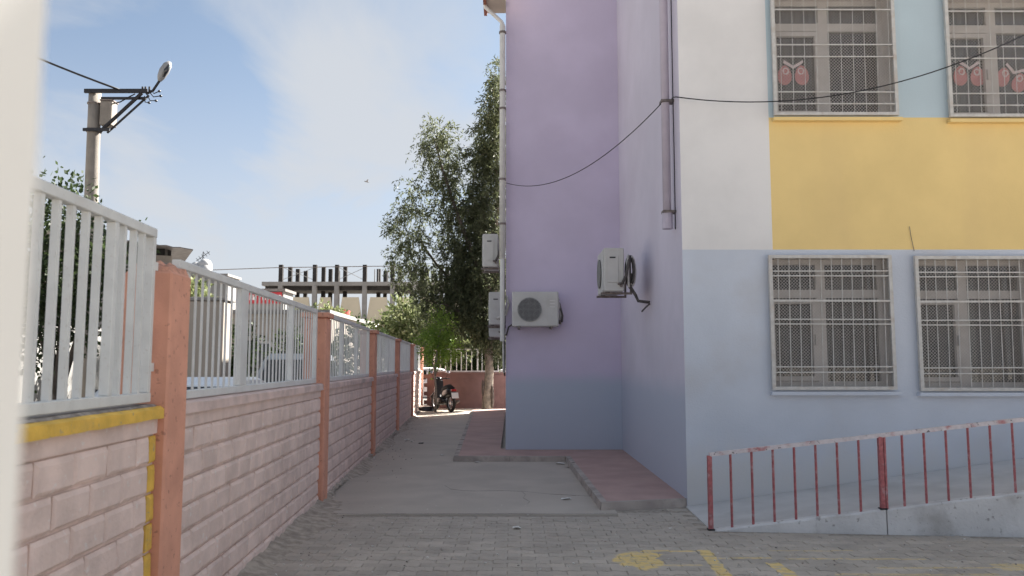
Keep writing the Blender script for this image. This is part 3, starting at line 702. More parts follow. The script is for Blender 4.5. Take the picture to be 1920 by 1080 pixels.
def rough_slab(x0, x1, y0, y1, z0, z1, amp, st=.07):
    m = MB(); n = max(2, int((y1 - y0) / st)); prev = None
    for i in range(n + 1):
        y = y0 + (y1 - y0) * i / n; q = lambda: rb.uniform(-amp, amp)
        o = len(m.v); m.v += [(x0, y, z0), (x1 + q() * .4, y, z0 + q() * .6), (x1 + q() * .5, y, z1 - .012 + q()), (x1 - .02 + q(), y, z1 + q() * .5), (x0, y, z1)]
        if prev is not None:
            for k in range(5): m.f.append((prev + k, prev + (k + 1) % 5, o + (k + 1) % 5, o + k)); m.mi.append(0)
        prev = o
    m.f.append((4, 3, 2, 1, 0)); m.mi.append(0); m.f.append(tuple(prev + k for k in range(5))); m.mi.append(0)
    return m
for bi, (a, b) in enumerate(bays):
    y0, y1 = a + .003, b - .003
    if bi == 0:
        rough_slab(-.21, .028, y0, y1, 1.2645, 1.328, .0035).build('coping', YELLOWP, wall, label='yellow painted coping')
        rough_slab(-.20, -.004, y0, y1 - .01, 1.3285, 1.340, .004).build('mortar_bed', MORTARG, wall)
    else: rough_slab(-.21, .026, y0, y1, 1.2645, 1.335, .004, .12).build('coping', COPING, wall)
for k, py in enumerate(PY):
    m = MB()
    if k == 0:
        m.box((-.215, py, -.05), (.042, py + PD, 2.055), bev=.012)
        o = m.build('pillar', ORANGE, wall, label='orange pillar with a broken rough top')
        t = MB(); n = 9; g = [[None] * n for _ in range(n)]
        for i in range(n):
            for j in range(n):
                e = min(i, j, n - 1 - i, n - 1 - j); zt = 2.03 if e == 0 else 2.075 + .035 * min(e, 3) / 3 + rb.uniform(-.022, .028)
                g[i][j] = len(t.v); t.v.append((-.213 + .253 * i / (n - 1) + (rb.uniform(-.01, .01) if e else 0), py + .002 + (PD - .004) * j / (n - 1) + (rb.uniform(-.01, .01) if e else 0), zt))
        for i in range(n - 1):
            for j in range(n - 1): t.f.append((g[i][j], g[i + 1][j], g[i + 1][j + 1], g[i][j + 1])); t.mi.append(0)
        t.build('broken_top', ORANGER, o)
    else:
        m.box((-.215, py, -.05), (.042, py + PD, 2.075), bev=.012); o = m.build('pillar', ORANGE, wall)
        c = MB(); c.box((-.245, py - .03, 2.077), (.072, py + PD + .03, 2.135), bev=.008); c.build('pillar_cap', ORANGE, o)

# fence panels between the pillars
pick_big = MB().box((-.030, -.013, 0), (.0, .013, .86)).mesh('picket', WHITEM)
pick = MB().box((-.005, -.011, 0), (.005, .011, .74)).mesh('picket', WHITEM)
def panel(y0, y1, zb, zt, label, big, posts, pickets=None, skew=0.0):
    p = thing('fence_panel', label, 'fence panel', (-1.66 + FA * y0 * 1.0, y0, zb), FR, 'white steel fence panels on the boundary wall')
    L = y1 - y0; H = zt - zb; xo = -.045 if big else -.07
    MB().box((xo - .025, 0, 0), (xo + .025, L, .05), bev=.004).build('bottom_rail', WHITEM, p)
    MB().box((xo - .025, 0, H - .05), (xo + .025, L, H), bev=.004).build('top_rail', WHITEM, p)
    for (a, w) in posts: MB().box((xo - .022, a, .0505), (xo + .024, a + w, H - .0505), bev=.003).build('post', WHITEM, p)
    if pickets is None:
        st = .128; pickets = [q for q in np.arange(.10, L - .05, st) if all(not (a - .03 < q < a + w + .03) for a, w in posts)]
    for q in pickets:
        o = link('picket', pick_big if big else pick, p, (xo + (.016 if big else 0), q, .0503)); o.scale.z = (H - .1006) / (.86 if big else .74); o.rotation_euler.z = rnd.uniform(-.03, .03); o.rotation_euler.x = rnd.uniform(-.004, .004)
    for (yy, dy) in ((0, -.06), (L, .0)):
        for zz_ in (.16, H - .22):
            MB().box((xo - .012, yy + dy, zz_), (xo + .012, yy + dy + .06, zz_ + .045)).build('fixing_tab', WHITEM, p)
    return p
panel(1.2, 4.262, 1.352, 2.275, 'tall white picket fence panel nearest the camera, above the yellow coping', True, [(0, .035), (2.56, .04), (3.02, .036)],
      pickets=[.12, .25, .38, .505, .63, .76, .885, 1.01, 1.14, 1.27, 1.40, 1.53, 1.66, 1.79, 1.92, 2.055, 2.18, 2.305, 2.43, 2.69, 2.815, 2.92])
names = ['second', 'third', 'fourth', 'fifth', 'sixth']
lab = ['white picket fence panel between the broken pillar and the first capped pillar', 'white picket fence panel between the first and second capped pillars', 'white picket fence panel between the second and third capped pillars', 'white picket fence panel between the third and fourth capped pillars', 'white picket fence panel at the far sunlit end of the left wall']
for k in range(5):
    a, b = bays[k + 1]; y0, y1 = a + .05, b - .065; L = y1 - y0
    ps = [(0, .035), (1.30, .19), (3.05, .07), (L - .06, .06)] if k == 0 else [(0, .04), (L * .33, .06), (L * .66, .06), (L - .05, .05)]
    panel(y0, y1, 1.342, 2.165, lab[k], False, ps)

# ------------------------------------------------------------------ end wall with its fence
ew = thing('boundary_wall', 'dark pink wall across the far end of the alley, behind the scooter', 'wall', (0, 28.45, 0))
MB().box((-3.0, .012, -.05), (9, .2, 1.2)).build('wall_core', ENDP, ew)
f = MB()
for r_ in range(8):
    y = -2.95 - (.16 if r_ % 2 else 0)
    while y < 4:
        f.hexa([(y, 0, r_ * .15), (y + .305, 0, r_ * .15), (y + .305, .03, r_ * .15), (y, .03, r_ * .15), (y, 0, r_ * .15 + .138), (y + .305, 0, r_ * .15 + .138), (y + .305, .03, r_ * .15 + .138), (y, .03, r_ * .15 + .138)]); y += .318
f.build('block_field', ENDP, ew, kind='stuff')
MB().box((-2.96, -.02, 1.203), (9, .22, 1.27), bev=.006).build('coping', ENDP, ew)
ep = thing('fence_panel', 'white picket fence panel on the far end wall behind the small tree', 'fence panel', (-2.8, 28.55, 1.28), 0)
MB().box((0, -.02, 0), (5.2, .02, .045)).build('bottom_rail', WHITEM, ep); MB().box((0, -.02, .78), (5.2, .02, .825)).build('top_rail', WHITEM, ep)
pk2 = MB().box((-.013, -.012, .046), (.013, .012, .779)).mesh('picket', WHITEM)
for i in range(28): link('picket', pk2, ep, (.07 + i * .185 + (.02 if i % 4 == 0 else 0), 0, 0))
for x in (0.0, 1.55, 1.95, 3.4): MB().box((x, -.022, .0455), (x + .05, .022, .779)).build('post', WHITEM, ep)

# ------------------------------------------------------------------ foliage
def foliage(name, mat_, parent, strands, leaf_l, leaf_w, n_leaf, seed, spread=.05):
    """strands: list of polylines (np arrays); every strand carries leaves along it"""
    g = np.random.default_rng(seed); B = []; D = []
    for s in strands:
        t = g.random(n_leaf) * (len(s) - 1); i = np.minimum(t.astype(int), len(s) - 2); fr_ = (t - i)[:, None]
        B.append(s[i] * (1 - fr_) + s[i + 1] * fr_); dd = s[i + 1] - s[i]; D.append(dd / (np.linalg.norm(dd, axis=1)[:, None] + 1e-9))
    B = np.concatenate(B); D = np.concatenate(D); N = len(B)
    d = D * .8 + g.normal(0, .55, (N, 3)); d /= np.linalg.norm(d, axis=1)[:, None]
    side = np.cross(d, g.normal(0, 1, (N, 3))); side /= np.linalg.norm(side, axis=1)[:, None]
    l = leaf_l * g.uniform(.6, 1.25, N)[:, None]; w = leaf_w * g.uniform(.7, 1.3, N)[:, None]
    B = B + g.normal(0, spread, (N, 3))
    V = np.stack([B, B + d * l * .45 + side * w, B + d * l, B + d * l * .45 - side * w], 1).reshape(-1, 3)
    m = bpy.data.meshes.new(name); m.vertices.add(4 * N); m.vertices.foreach_set('co', V.astype(np.float32).ravel())
    m.loops.add(4 * N); m.loops.foreach_set('vertex_index', np.arange(4 * N, dtype=np.int32)); m.polygons.add(N)
    m.polygons.foreach_set('loop_start', np.arange(0, 4 * N, 4, dtype=np.int32)); m.polygons.foreach_set('loop_total', np.full(N, 4, dtype=np.int32))
    a = m.attributes.new('tint', 'FLOAT', 'FACE'); a.data.foreach_set('value', np.clip(g.beta(1.6, 2.2, N), 0, 1).astype(np.float32))
    m.materials.append(mat_); m.update(); m.validate()
    return link(name, m, parent)
def blob_strands(blobs, g, droop, length, steps=5):
    """blobs: (centre, radii, count): strands start on/in each ellipsoid and arch over"""
    out = []
    for (c, r, n) in blobs:
        c = np.array(c); r = np.array(r)
        for _ in range(n):
            u = g.normal(0, 1, 3); u /= np.linalg.norm(u); k = g.random() ** .45
            p = c + u * r * k; dirn = u * .6 + g.normal(0, .35, 3); dirn[2] += .15
            pts = [p]; L = length * g.uniform(.5, 1.4) / steps
            for q in range(steps):
                dirn = dirn + np.array([0, 0, -droop]) ; dn = dirn / np.linalg.norm(dirn); p = p + dn * L; pts.append(p)
            out.append(np.array(pts))
    return out
g = np.random.default_rng(5)
def limb(m, pts, r0, r1, seg=8):
    n = len(pts); m.tube(pts, [r0 + (r1 - r0) * i / (n - 1) for i in range(n)], seg)
tree = thing('pepper_tree', 'tall drooping evergreen tree with a pale trunk at the end of the alley', 'tree', (-.82, 27.45, 0))
tm = MB(); limb(tm, [(0, 0, -.1), (-.03, 0, .1), (.0, .02, .6), (.05, .03, 1.3), (.02, .05, 2.0), (.12, .05, 3.0), (.2, .1, 4.2), (.25, .1, 5.6), (.3, .2, 7.5), (.25, .2, 9.5), (.2, .2, 11.6)], .21, .03, 10)
tr = tm.build('trunk', BARK, tree, smooth=True)
kn = MB(); kn.sphere((-.17, -.08, .75), (.05, .05, .28), 8, 6); kn.sphere((.15, -.1, .45), (.06, .07, .4), 8, 6); kn.build('bark_knot', BARKD, tr, smooth=True)
lm = MB()
limb(lm, [(.12, 0, 3.1), (-.5, .1, 3.7), (-1.2, .2, 4.35), (-1.8, .2, 5.0), (-2.3, .3, 5.7), (-2.6, .3, 6.1)], .09, .02)
limb(lm, [(.18, 0, 3.8), (-.5, -.2, 5.2), (-1.1, -.3, 6.8), (-1.6, -.3, 8.3), (-1.9, -.3, 9.4)], .10, .02)
limb(lm, [(.2, 0, 4.6), (-.2, .4, 6.2), (-.6, .6, 7.6), (-.5, .6, 8.6)], .08, .02)
limb(lm, [(.1, 0, 2.9), (.5, .4, 4.0), (.8, .6, 5.4)], .09, .03)
limb(lm, [(.05, 0, 2.6), (-.7, -.3, 3.2), (-1.5, -.4, 3.6), (-2.1, -.4, 3.7)], .06, .02)
lm.build('limb', BARKD, tree, smooth=True)
def P(px, py, dy=0): k = 27.5 / 1500 * 1.0; return ((px - 960) * k + .82, dy, (683 - py) * 27.5 / 1500 * 1.0 + 1.55)
kx = 27.5 / 1500
def Bl(px, py, rx, ry, n, dy=0): return (P(px, py, dy), (rx * kx, max(rx * kx * .8, .5), ry * kx), n)
blobs = [Bl(931, 140, 7, 38, 60), Bl(927, 190, 16, 34, 100), Bl(918, 240, 26, 26, 130), Bl(905, 285, 30, 20, 110), Bl(925, 300, 22, 40, 130), Bl(918, 350, 30, 34, 170), Bl(893, 385, 24, 22, 90), Bl(920, 420, 36, 45, 240, .5), Bl(885, 450, 36, 32, 200), Bl(905, 500, 44, 36, 280), Bl(880, 548, 38, 30, 210), Bl(905, 590, 44, 30, 240), Bl(868, 600, 24, 26, 70), Bl(930, 625, 28, 36, 180), Bl(930, 540, 34, 50, 180, .8),
         Bl(818, 240, 24, 16, 62), Bl(793, 262, 12, 24, 30), Bl(806, 310, 12, 22, 28), Bl(838, 285, 16, 26, 55), Bl(846, 330, 14, 26, 45), Bl(826, 340, 16, 20, 45), Bl(832, 385, 18, 24, 60), Bl(858, 390, 12, 24, 35), Bl(838, 435, 14, 24, 45), Bl(846, 480, 15, 26, 60), Bl(852, 530, 20, 26, 75),
         Bl(772, 352, 14, 18, 32), Bl(757, 395, 15, 15, 32), Bl(784, 395, 11, 22, 28), Bl(741, 428, 12, 14, 22), Bl(768, 440, 17, 18, 42), Bl(795, 452, 10, 26, 26), Bl(748, 478, 12, 22, 32), Bl(776, 495, 17, 20, 46), Bl(800, 520, 16, 18, 40), Bl(760, 525, 10, 16, 20), Bl(828, 560, 22, 24, 80), Bl(796, 562, 18, 18, 40), Bl(812, 600, 14, 18, 28)]
blobs = [(c_, r_, int(n_ * (.84 if c_[0] < -.9 else 1.0))) for c_, r_, n_ in blobs]
st = blob_strands(blobs, g, .34, .62)
foliage('crown', LEAFD, tree, st, .15, .02, 24, 11, .04)
tw = MB()
for s in st[::5]: tw.tube([tuple(q) for q in s[::2]], .006, 3, cap=False)
tw.build('twig', BARKD, tree, kind='stuff')
def bushy(name, label, loc, blobs, mat_, ll, lw, nl, trunk_h, tr_r, seed, cat='tree', droop=.05, length=.5, group=None, bark=None):
    t = thing(name, label, cat, loc, 0, group); gg = np.random.default_rng(seed)
    m = MB(); top = blobs[0][0]; limb(m, [(0, 0, -.1), (.03, 0, trunk_h * .4), (-.02, .02, trunk_h * .8), (top[0] * .5, top[1] * .5, (trunk_h + top[2]) / 2), top], tr_r, tr_r * .3, 8)
    for b in blobs[1:]: limb(m, [(0, 0, trunk_h * .75), tuple(np.array(b[0]) * .5 + np.array((0, 0, trunk_h * .4))), b[0]], tr_r * .5, tr_r * .12, 6)
    m.build('trunk', bark or BARKD, t, smooth=True)
    foliage('crown', mat_, t, blob_strands(blobs, gg, droop, length, 4), ll, lw, nl, seed + 1, .06)
    return t
# small fresh green tree in front of the end wall
bushy('young_tree', 'small bright green tree with a thin pale trunk beside the scooter', (-2.50, 26.25, 0), [((.10, 0, 2.55), (.36, .35, .32), 80), ((-.24, .0, 2.2), (.28, .3, .25), 44), ((.42, .0, 2.1), (.30, .3, .28), 56), ((.05, 0, 1.75), (.34, .3, .2), 30), ((.18, 0, 2.95), (.18, .2, .2), 22)], LEAFG, .095, .026, 13, 1.6, .045, 21, droop=.12, length=.35, bark=POLEC)
# trees across the far street, lit from behind
bushy('street_tree', 'leafy yellow green tree behind the far wall, left of the tall drooping tree', (-5.0, 39.5, 0), [((0, 0, 3.4), (1.2, 1.0, .8), 170), ((-1.2, 0, 2.9), (.9, .9, .7), 110), ((1.2, 0, 3.0), (1.0, .9, .8), 110), ((.2, 0, 2.3), (1.6, .9, .8), 190), ((-.3, -.2, 4.1), (.5, .5, .45), 32), ((2.0, 0, 2.3), (.8, .8, .8), 90)], LEAFB, .24, .06, 12, 1.8, .12, 31, length=.6)
bushy('street_tree', 'darker leafy tree behind the end fence and the parked white cars', (-2.0, 41.0, 0), [((0, 0, 2.6), (1.4, 1, 1.1), 320), ((1.3, 0, 2.4), (1.2, 1, 1.1), 260), ((-1.0, 0, 2.0), (1.2, 1, 1), 240), ((.5, -.3, 1.2), (2.2, .8, .8), 320), ((2.6, 0, 2.0), (1.0, .8, 1.3), 220)], LEAFK, .22, .055, 13, 1.2, .12, 41, length=.6)
bushy('shrub', 'small leafy shrub on top of the far garden, left of the red tank', (-12.2, 52, 0), [((0, 0, 4.6), (1.4, .8, .45), 90), ((-1.2, 0, 4.5), (.8, .6, .4), 50)], LEAFB, .3, .08, 10, 4.0, .12, 44, 'shrub', length=.5)
# tree behind the nearest fence panel
bushy('street_tree', 'dark leafed tree standing behind the nearest fence panel', (-5.4, 9.6, 0), [((.0, 0, 2.6), (.55, .6, .6), 200), ((-.5, .1, 2.4), (.8, .7, .9), 240), ((.45, .0, 2.85), (.28, .4, .22), 60), ((-.12, .2, 3.45), (.22, .3, .30), 45), ((-.5, .2, 3.3), (.3, .3, .4), 60), ((-.2, 0, 2.0), (.7, .6, .5), 70)], LEAFK, .075, .02, 14, 1.5, .08, 51, length=.32)
bushy('shrub', 'green shrub seen through the second fence panel beside the orange pillar', (-7.75, 19.2, 0), [((0, 0, 3.0), (.45, .5, .6), 110), ((-.3, 0, 2.2), (.4, .5, .6), 70)], LEAFB, .13, .035, 12, 1.2, .05, 61, 'shrub', length=.3)
bushy('shrub', 'bushy green hedge plant behind the silver van across the street', (-8.6, 24.4, 0), [((0, 0, 1.9), (.8, .6, .9), 190), ((1.6, 2.6, 1.6), (1.0, .8, 1.1), 230), ((2.6, 6.6, 1.9), (1.2, .9, 1.2), 230)], LEAFK, .16, .04, 12, 1.0, .06, 71, 'shrub', length=.35)

# ------------------------------------------------------------------ utility pole
pole = thing('utility_pole', 'concrete utility pole with a black bracket arm and street lamp', 'pole', (-8.5, 16, 0))
m = MB(); m.tube([(0.05, 0, -.1), (-.02, 0, 3.5), (-.06, 0, 6.1), (-.075, 0, 7.12)], [.165, .14, .125, .118], 18); m.build('pole_shaft', POLEC, pole, smooth=True)
m = MB(); m.box((-.22, -.16, 7.06), (1.06, -.11, 7.14)); m.box((.10, -.10, 6.94), (1.02, -.06, 6.99)); m.build('crossarm', BLACKST, pole)
m = MB(); m.tube([(.13, -.13, 6.25), (.95, -.13, 7.06)], .035, 6); m.tube([(.24, -.05, 6.25), (1.06, -.05, 7.04)], .022, 6); m.box((-.20, -.17, 6.26), (.34, -.13, 6.32)); m.build('brace', BLACKST, pole)
MB().cyl((-.062, 0, 6.28), .15, .06, seg=16).build('pole_band', STEEL, pole); MB().cyl((-.075, 0, 6.86), .138, .03, seg=16).build('pole_band', STEEL, pole)
m = MB(); m.box((.10, -.12, 6.40), (.34, .12, 6.90), bev=.012); bx_ = m.build('junction_box', POLEC, pole)
MB().box((.095, -.135, 6.905), (.355, .135, 6.93)).build('box_lid', STEEL, bx_)
m = MB(); m.tube([(1.02, -.1, 7.05), (1.16, -.1, 7.12), (1.27, -.1, 7.3), (1.30, -.1, 7.36)], .026, 7); m.build('lamp_arm', BLACKST, pole, smooth=True)
m = MB(); m.tube([(1.28, -.1, 7.32), (1.31, -.1, 7.40), (1.37, -.1, 7.53), (1.44, -.1, 7.66), (1.48, -.1, 7.73)], [.035, .075, .10, .085, .03], 10); lh = m.build('lamp_head', LAMPG, pole, smooth=True)
m = MB(); m.tube([(1.37, -.14, 7.40), (1.43, -.145, 7.53), (1.49, -.14, 7.65)], [.03, .055, .03], 8); m.build('lamp_lens', CARGLASS, lh, smooth=True)
m = MB()
for (a, b) in (((1.06, -.12, 7.02), (1.24, -.12, 6.9)), ((1.1, -.12, 7.08), (1.33, -.12, 7.0)), ((1.0, -.12, 7.0), (1.1, -.12, 6.86)), ((1.14, -.12, 7.12), (1.30, -.12, 7.10))):
    mid_ = (Vector(a) + Vector(b)) / 2 + Vector((-.03, 0, -.06)); m.tube([a, mid_, b], .011, 5); m.sphere(b, (.032, .03, .026), 8, 6)
for q in (.96, 1.02, 1.1): m.cyl((q, -.13, 7.1), .022, .09, seg=8)
m.build('insulator', BLACKST, pole)
m = MB(); m.tube([(.34, -.1, 6.84), (.5, -.1, 6.88), (.7, -.1, 7.0), (.8, -.1, 7.05)], .013, 5); m.build('feed_cable', CABLE, pole, smooth=True)
MB().tube(catenary((-8.0, 15.85, 7.12), (-16.0, 14.6, 11.2), .35, 20), .022, 6).build('cable', CABLE, smooth=True, label='thick black cable running left from the top of the utility pole', cat='cable')

# ------------------------------------------------------------------ vehicles
def car(label, loc, rz, paint, van=False, group=None):
    t = thing('parked_car', label, 'car', loc, rz, group)
    L = 4.2; H = 1.45 if not van else 1.85
    # lower body, length along y
    if not van:
        low = [(-2.1, .35), (-2.1, .62), (-2.0, .80), (-1.1, .92), (1.55, .95), (2.05, .90), (2.1, .6), (2.1, .35)]
        top = [(-1.15, .90), (-.45, 1.38), (-.1, 1.45), (.75, 1.44), (1.2, 1.32), (1.75, .94)]
    else:
        low = [(-2.1, .35), (-2.1, .70), (-2.0, .95), (-1.5, 1.05), (2.1, 1.05), (2.12, .6), (2.1, .35)]
        top = [(-1.55, 1.03), (-1.0, 1.72), (-.7, 1.85), (1.9, 1.85), (2.05, 1.75), (2.1, 1.03)]
    def loft(poly, hw, hw2, m_, name, zc):
        m = MB(); n = len(poly)
        zmin = min(z for _, z in poly); zmax = max(z for _, z in poly)
        def w(z): return hw + (hw2 - hw) * (z - zmin) / (zmax - zmin)
        A = [(-w(z) + .07, y, z) for y, z in poly]; A2 = [(-w(z), y * .965, zmin + (z - zmin) * .93 + .01) for y, z in poly]; B2 = [(w(z), y * .965, zmin + (z - zmin) * .93 + .01) for y, z in poly]; B = [(w(z) - .07, y, z) for y, z in poly]
        m.add(A2 + A + B + B2, [tuple(range(n))] + [(q * n + i, q * n + (i + 1) % n, (q + 1) * n + (i + 1) % n, (q + 1) * n + i)[::-1] for q in range(3) for i in range(n)] + [tuple(range(4 * n - 1, 3 * n - 1, -1))])
        return m.build(name, m_, t)
    body = loft(low, .86, .83, paint, 'body', 0)
    cab = loft(top, .80, .60, paint, 'cabin', 0)
    # side windows and screens slightly proud of the cabin
    zl, zh = (1.0, 1.34) if not van else (1.16, 1.68)
    spans = [(-.62, .10), (.18, .85), (.92, 1.25)] if not van else [(-1.05, -.35), (-.25, .65), (.75, 1.75)]
    for s in (-1, 1):
        for (a, b) in spans:
            z0w, z1w = zl, zh
            x0 = s * (.80 - .20 * (z0w - top[0][1]) / (H - top[0][1]) + .012); x1 = s * (.80 - .20 * (z1w - top[0][1]) / (H - top[0][1]) + .018)
            sh = .16 if a == spans[0][0] else 0; sh2 = .12 if (b == spans[-1][1]) else 0
            p = [(x0, a - sh, z0w), (x0, b + sh2, z0w), (x1, b, z1w), (x1, a + sh * .8, z1w)]
            q = [(v[0] - s * .03, v[1], v[2]) for v in p]
            MB().add(p + q, [(0, 1, 2, 3), (4, 7, 6, 5)] + [(i, 4 + i, 4 + (i + 1) % 4, (i + 1) % 4) for i in range(4)]).build('side_window', CARGLASS, t)
    def screen(i, j, k0, k1, name):
        (ya, za), (yb, zb) = top[i], top[j]; nrm = Vector((0, -(zb - za), (yb - ya))).normalized() * (.012 if (yb - ya) != 0 else .012)
        if nrm.z < 0: nrm = -nrm
        A = Vector((0, ya, za)).lerp(Vector((0, yb, zb)), k0) + nrm; B = Vector((0, ya, za)).lerp(Vector((0, yb, zb)), k1) + nrm
        MB().add([(-.62, A.y, A.z), (.62, A.y, A.z), (.53, B.y, B.z), (-.53, B.y, B.z)], [(0, 1, 2, 3)]).build(name, CARGLASS, t)
    screen(0, 1, .12, .95, 'windscreen'); screen(len(top) - 1, len(top) - 2, .15, .95, 'rear_window')
    for y in (-1.3, 1.3):
        for s in (-1, 1):
            w_ = MB(); w_.cyl((s * .70 if s > 0 else -.90, y, .31), .31, .20, 'x', 20); wh = w_.build('wheel', RUBBER, t)
            MB().cyl((s * .905 if s > 0 else -.915, y, .31), .19, .012, 'x', 16).build('rim', RIM, wh)
    for s in (-1, 1):
        MB().box((s * .62 - .16, -2.115, .62), (s * .62 + .16, -2.05, .76), bev=.02).build('headlight', CHROME, t)
        MB().box((s * .68 - .12, 2.05, .68), (s * .68 + .12, 2.125, .86), bev=.02).build('tail_light', REDL, t)
        MB().box((s * .92 - .09, -.72, .98), (s * .92 + .09, -.62, 1.09), bev=.02).build('wing_mirror', paint, t)
    return t
car('white parked car close behind the second fence panel', (-3.35, 8.2, -.03), FR, CARW)
car('silver van parked further along the street behind the fence', (-5.6, 21.0, -.03), FR, CARS, True)
car('white parked car crosswise behind the far end wall, left one', (-3.1, 31.2, -.02), R(90) + .05, CARW)
car('white parked car behind the far end wall beside the pale trunk', (.6, 32.0, -.02), R(90), CARW)

# ------------------------------------------------------------------ scooter
sc = thing('motor_scooter', 'black motor scooter with a white number plate parked by the far wall', 'scooter', (-2.28, 26.75, 0), R(30))
def wheel(y):
    m = MB(); n = 20
    m.tube([(0, y + .235 * math.cos(k / n * 2 * math.pi), .285 + .235 * math.sin(k / n * 2 * math.pi)) for k in range(n + 1)], .052, 8, cap=False)
    w = m.build('wheel', RUBBER, sc, smooth=True)
    h = MB(); h.cyl((-.03, y, .285), .05, .06, 'x', 12)
    for k in range(5):
        a = k / 5 * 2 * math.pi; h.tube([(0, y, .285), (0, y + .2 * math.cos(a), .285 + .2 * math.sin(a))], .014, 5)
    h.tube([(0, y + .192 * math.cos(k / n * 2 * math.pi), .285 + .192 * math.sin(k / n * 2 * math.pi)) for k in range(n + 1)], .016, 6, cap=False)
    h.build('rim', RIM, w)
wheel(.62); wheel(-.60)          # local +y is the front
m = MB(); m.tube([(0, -.78, .66), (0, -.55, .66), (0, -.25, .60), (0, -.05, .50)], [.09, .15, .15, .11], 10); m.tube([(0, -.15, .36), (0, .28, .33), (0, .36, .5)], [.15, .15, .12], 10); m.build('body', SCOOT, sc, smooth=True)
m = MB(); m.hexa([(-.19, .34, .40), (.19, .34, .40), (.17, .42, .40), (-.17, .42, .40), (-.13, .30, 1.0), (.13, .30, 1.0), (.11, .40, 1.02), (-.11, .40, 1.02)]); m.build('leg_shield', SCOOT, sc)
m = MB(); m.tube([(0, -.74, .77), (0, -.5, .78), (0, -.2, .74), (0, .0, .72)], [.06, .12, .12, .07], 10); m.build('seat', RUBBER, sc, smooth=True)
m = MB(); m.tube([(-.05, .62, .285), (-.05, .42, .85)], .022, 6); m.tube([(.05, .62, .285), (.05, .42, .85)], .022, 6); m.tube([(0, .44, .7), (0, .33, 1.06)], .03, 8); m.build('fork', STEEL, sc)
m = MB(); m.tube([(-.34, .22, 1.06), (-.2, .30, 1.08), (0, .33, 1.06), (.2, .30, 1.08), (.34, .22, 1.06)], .018, 7); m.sphere((0, .38, 1.04), (.13, .1, .1), 10, 6); hb_ = m.build('handlebar', SCOOT, sc, smooth=True)
for s in (-1, 1):
    m = MB(); m.tube([(s * .22, .29, 1.08), (s * .30, .27, 1.24)], .008, 5); m.sphere((s * .31, .27, 1.29), (.07, .018, .05), 10, 8); k_ = m.build('mirror', SCOOT, sc, smooth=True)
    m = MB(); m.sphere((s * .31, .252, 1.29), (.062, .006, .043), 10, 6); m.build('mirror_glass', CHROME, k_, smooth=True)
m = MB(); m.hexa([(-.16, .50, .55), (.16, .50, .55), (.1, .9, .42), (-.1, .9, .42), (-.12, .45, .66), (.12, .45, .66), (.07, .92, .46), (-.07, .92, .46)]); m.build('front_mudguard', SCOOT, sc)
m = MB(); m.tube([(0, -.70, .6), (0, -.86, .48), (0, -.9, .36)], [.05, .04, .02], 8); m.build('rear_mudguard', SCOOT, sc, smooth=True)
MB().hexa([(-.12, -.93, .46), (.12, -.93, .46), (.12, -.92, .46), (-.12, -.92, .46), (-.12, -.87, .64), (.12, -.87, .64), (.12, -.86, .64), (-.12, -.86, .64)]).build('number_plate', PLATE, sc)
m = MB(); m.box((-.09, -.83, .68), (.09, -.74, .75), bev=.015); m.build('tail_light', REDL, sc)
m = MB(); m.tube([(.14, -.1, .24), (.16, -.5, .28), (.16, -.82, .36)], [.03, .055, .045], 9); m.build('exhaust', STEEL, sc, smooth=True)
bag = MB(); n = 14
for i in range(7):
    for k in range(n):
        a = k / n * 2 * math.pi; rr = (.02 if i == 6 else .22 * math.cos(i / 6 * 1.35) + .02) * rnd.uniform(.85, 1.12); bag.v.append((rr * 1.5 * math.cos(a), rr * math.sin(a), .19 * math.sin(i / 6 * 1.5) * rnd.uniform(.9, 1.05)))
for i in range(6):
    for k in range(n): bag.f.append((i * n + k, i * n + (k + 1) % n, (i + 1) * n + (k + 1) % n, (i + 1) * n + k)); bag.mi.append(0 if i < 4 else 1)
bag.build('rubbish_bag', [SCOOT, PAPER], None, smooth=True, loc=(-2.92, 26.9, 0), label='dark rubbish bag with a pale top at the foot of the end wall', cat='bag')

# ------------------------------------------------------------------ town beyond
# unfinished concrete building
sk = thing('unfinished_building', 'unfinished concrete building with bare columns above its top slab', 'building', (-22, 110, 0))
colx = [-9.95, -5.25, -2.2, 1.65, 5.5, 8.6, 12.2, 16]
MB().box((-12.5, -.3, 12.35), (19, 6.3, 12.88)).build('roof_slab', SKELC, sk)
MB().box((-12.2, .35, 11.75), (18.8, 5.9, 12.345)).build('slab_underside_shade', SKELD, sk)  # added dark box: paints the shade under the slab
MB().box((-12.3, .4, -.1), (19, 6.1, 7.4)).build('lower_storeys', INFILL, sk)
for x in colx:
    MB().box((x - .27, -.28, 12.885), (x + .27, .26, 15.25)).build('column', SKELD, sk); MB().box((x - .3, -.29, 0), (x + .3, .3, 12.345)).build('column', SKELC, sk)  # columns above the slab carry their backlit shade as colour
    for k, (dx, dy) in enumerate(((.72, 2.0), (1.25, 4.0), (1.9, 5.9))):
        if (x, k) in ((-2.2, 1), (-2.2, 2), (1.65, 0), (5.5, 1)): continue
        MB().box((x + dx - .26, dy - .25, 12.885), (x + dx + .26, dy + .25, 15.2 - .06 * k)).build('column', SKELD, sk)
        MB().box((x + dx - .26, dy - .25, 7.42), (x + dx + .26, dy + .25, 12.345)).build('column', SKELD, sk)
for i in range(len(colx) - 1):
    a, b = colx[i] + .301, colx[i + 1] - .301
    MB().hexa([(a, -.1, 7.42), (b, -.1, 7.42), (b, .1, 7.42), (a, .1, 7.42), (a + .5, -.1, 10.75), (b - .5, -.1, 10.75), (b - .5, .1, 10.75), (a + .5, .1, 10.75)]).build('infill_wall', INFILL, sk)
MB().box((-12.4, -.2, 7.0), (19, -.02, 7.38)).build('floor_beam', SKELC, sk)
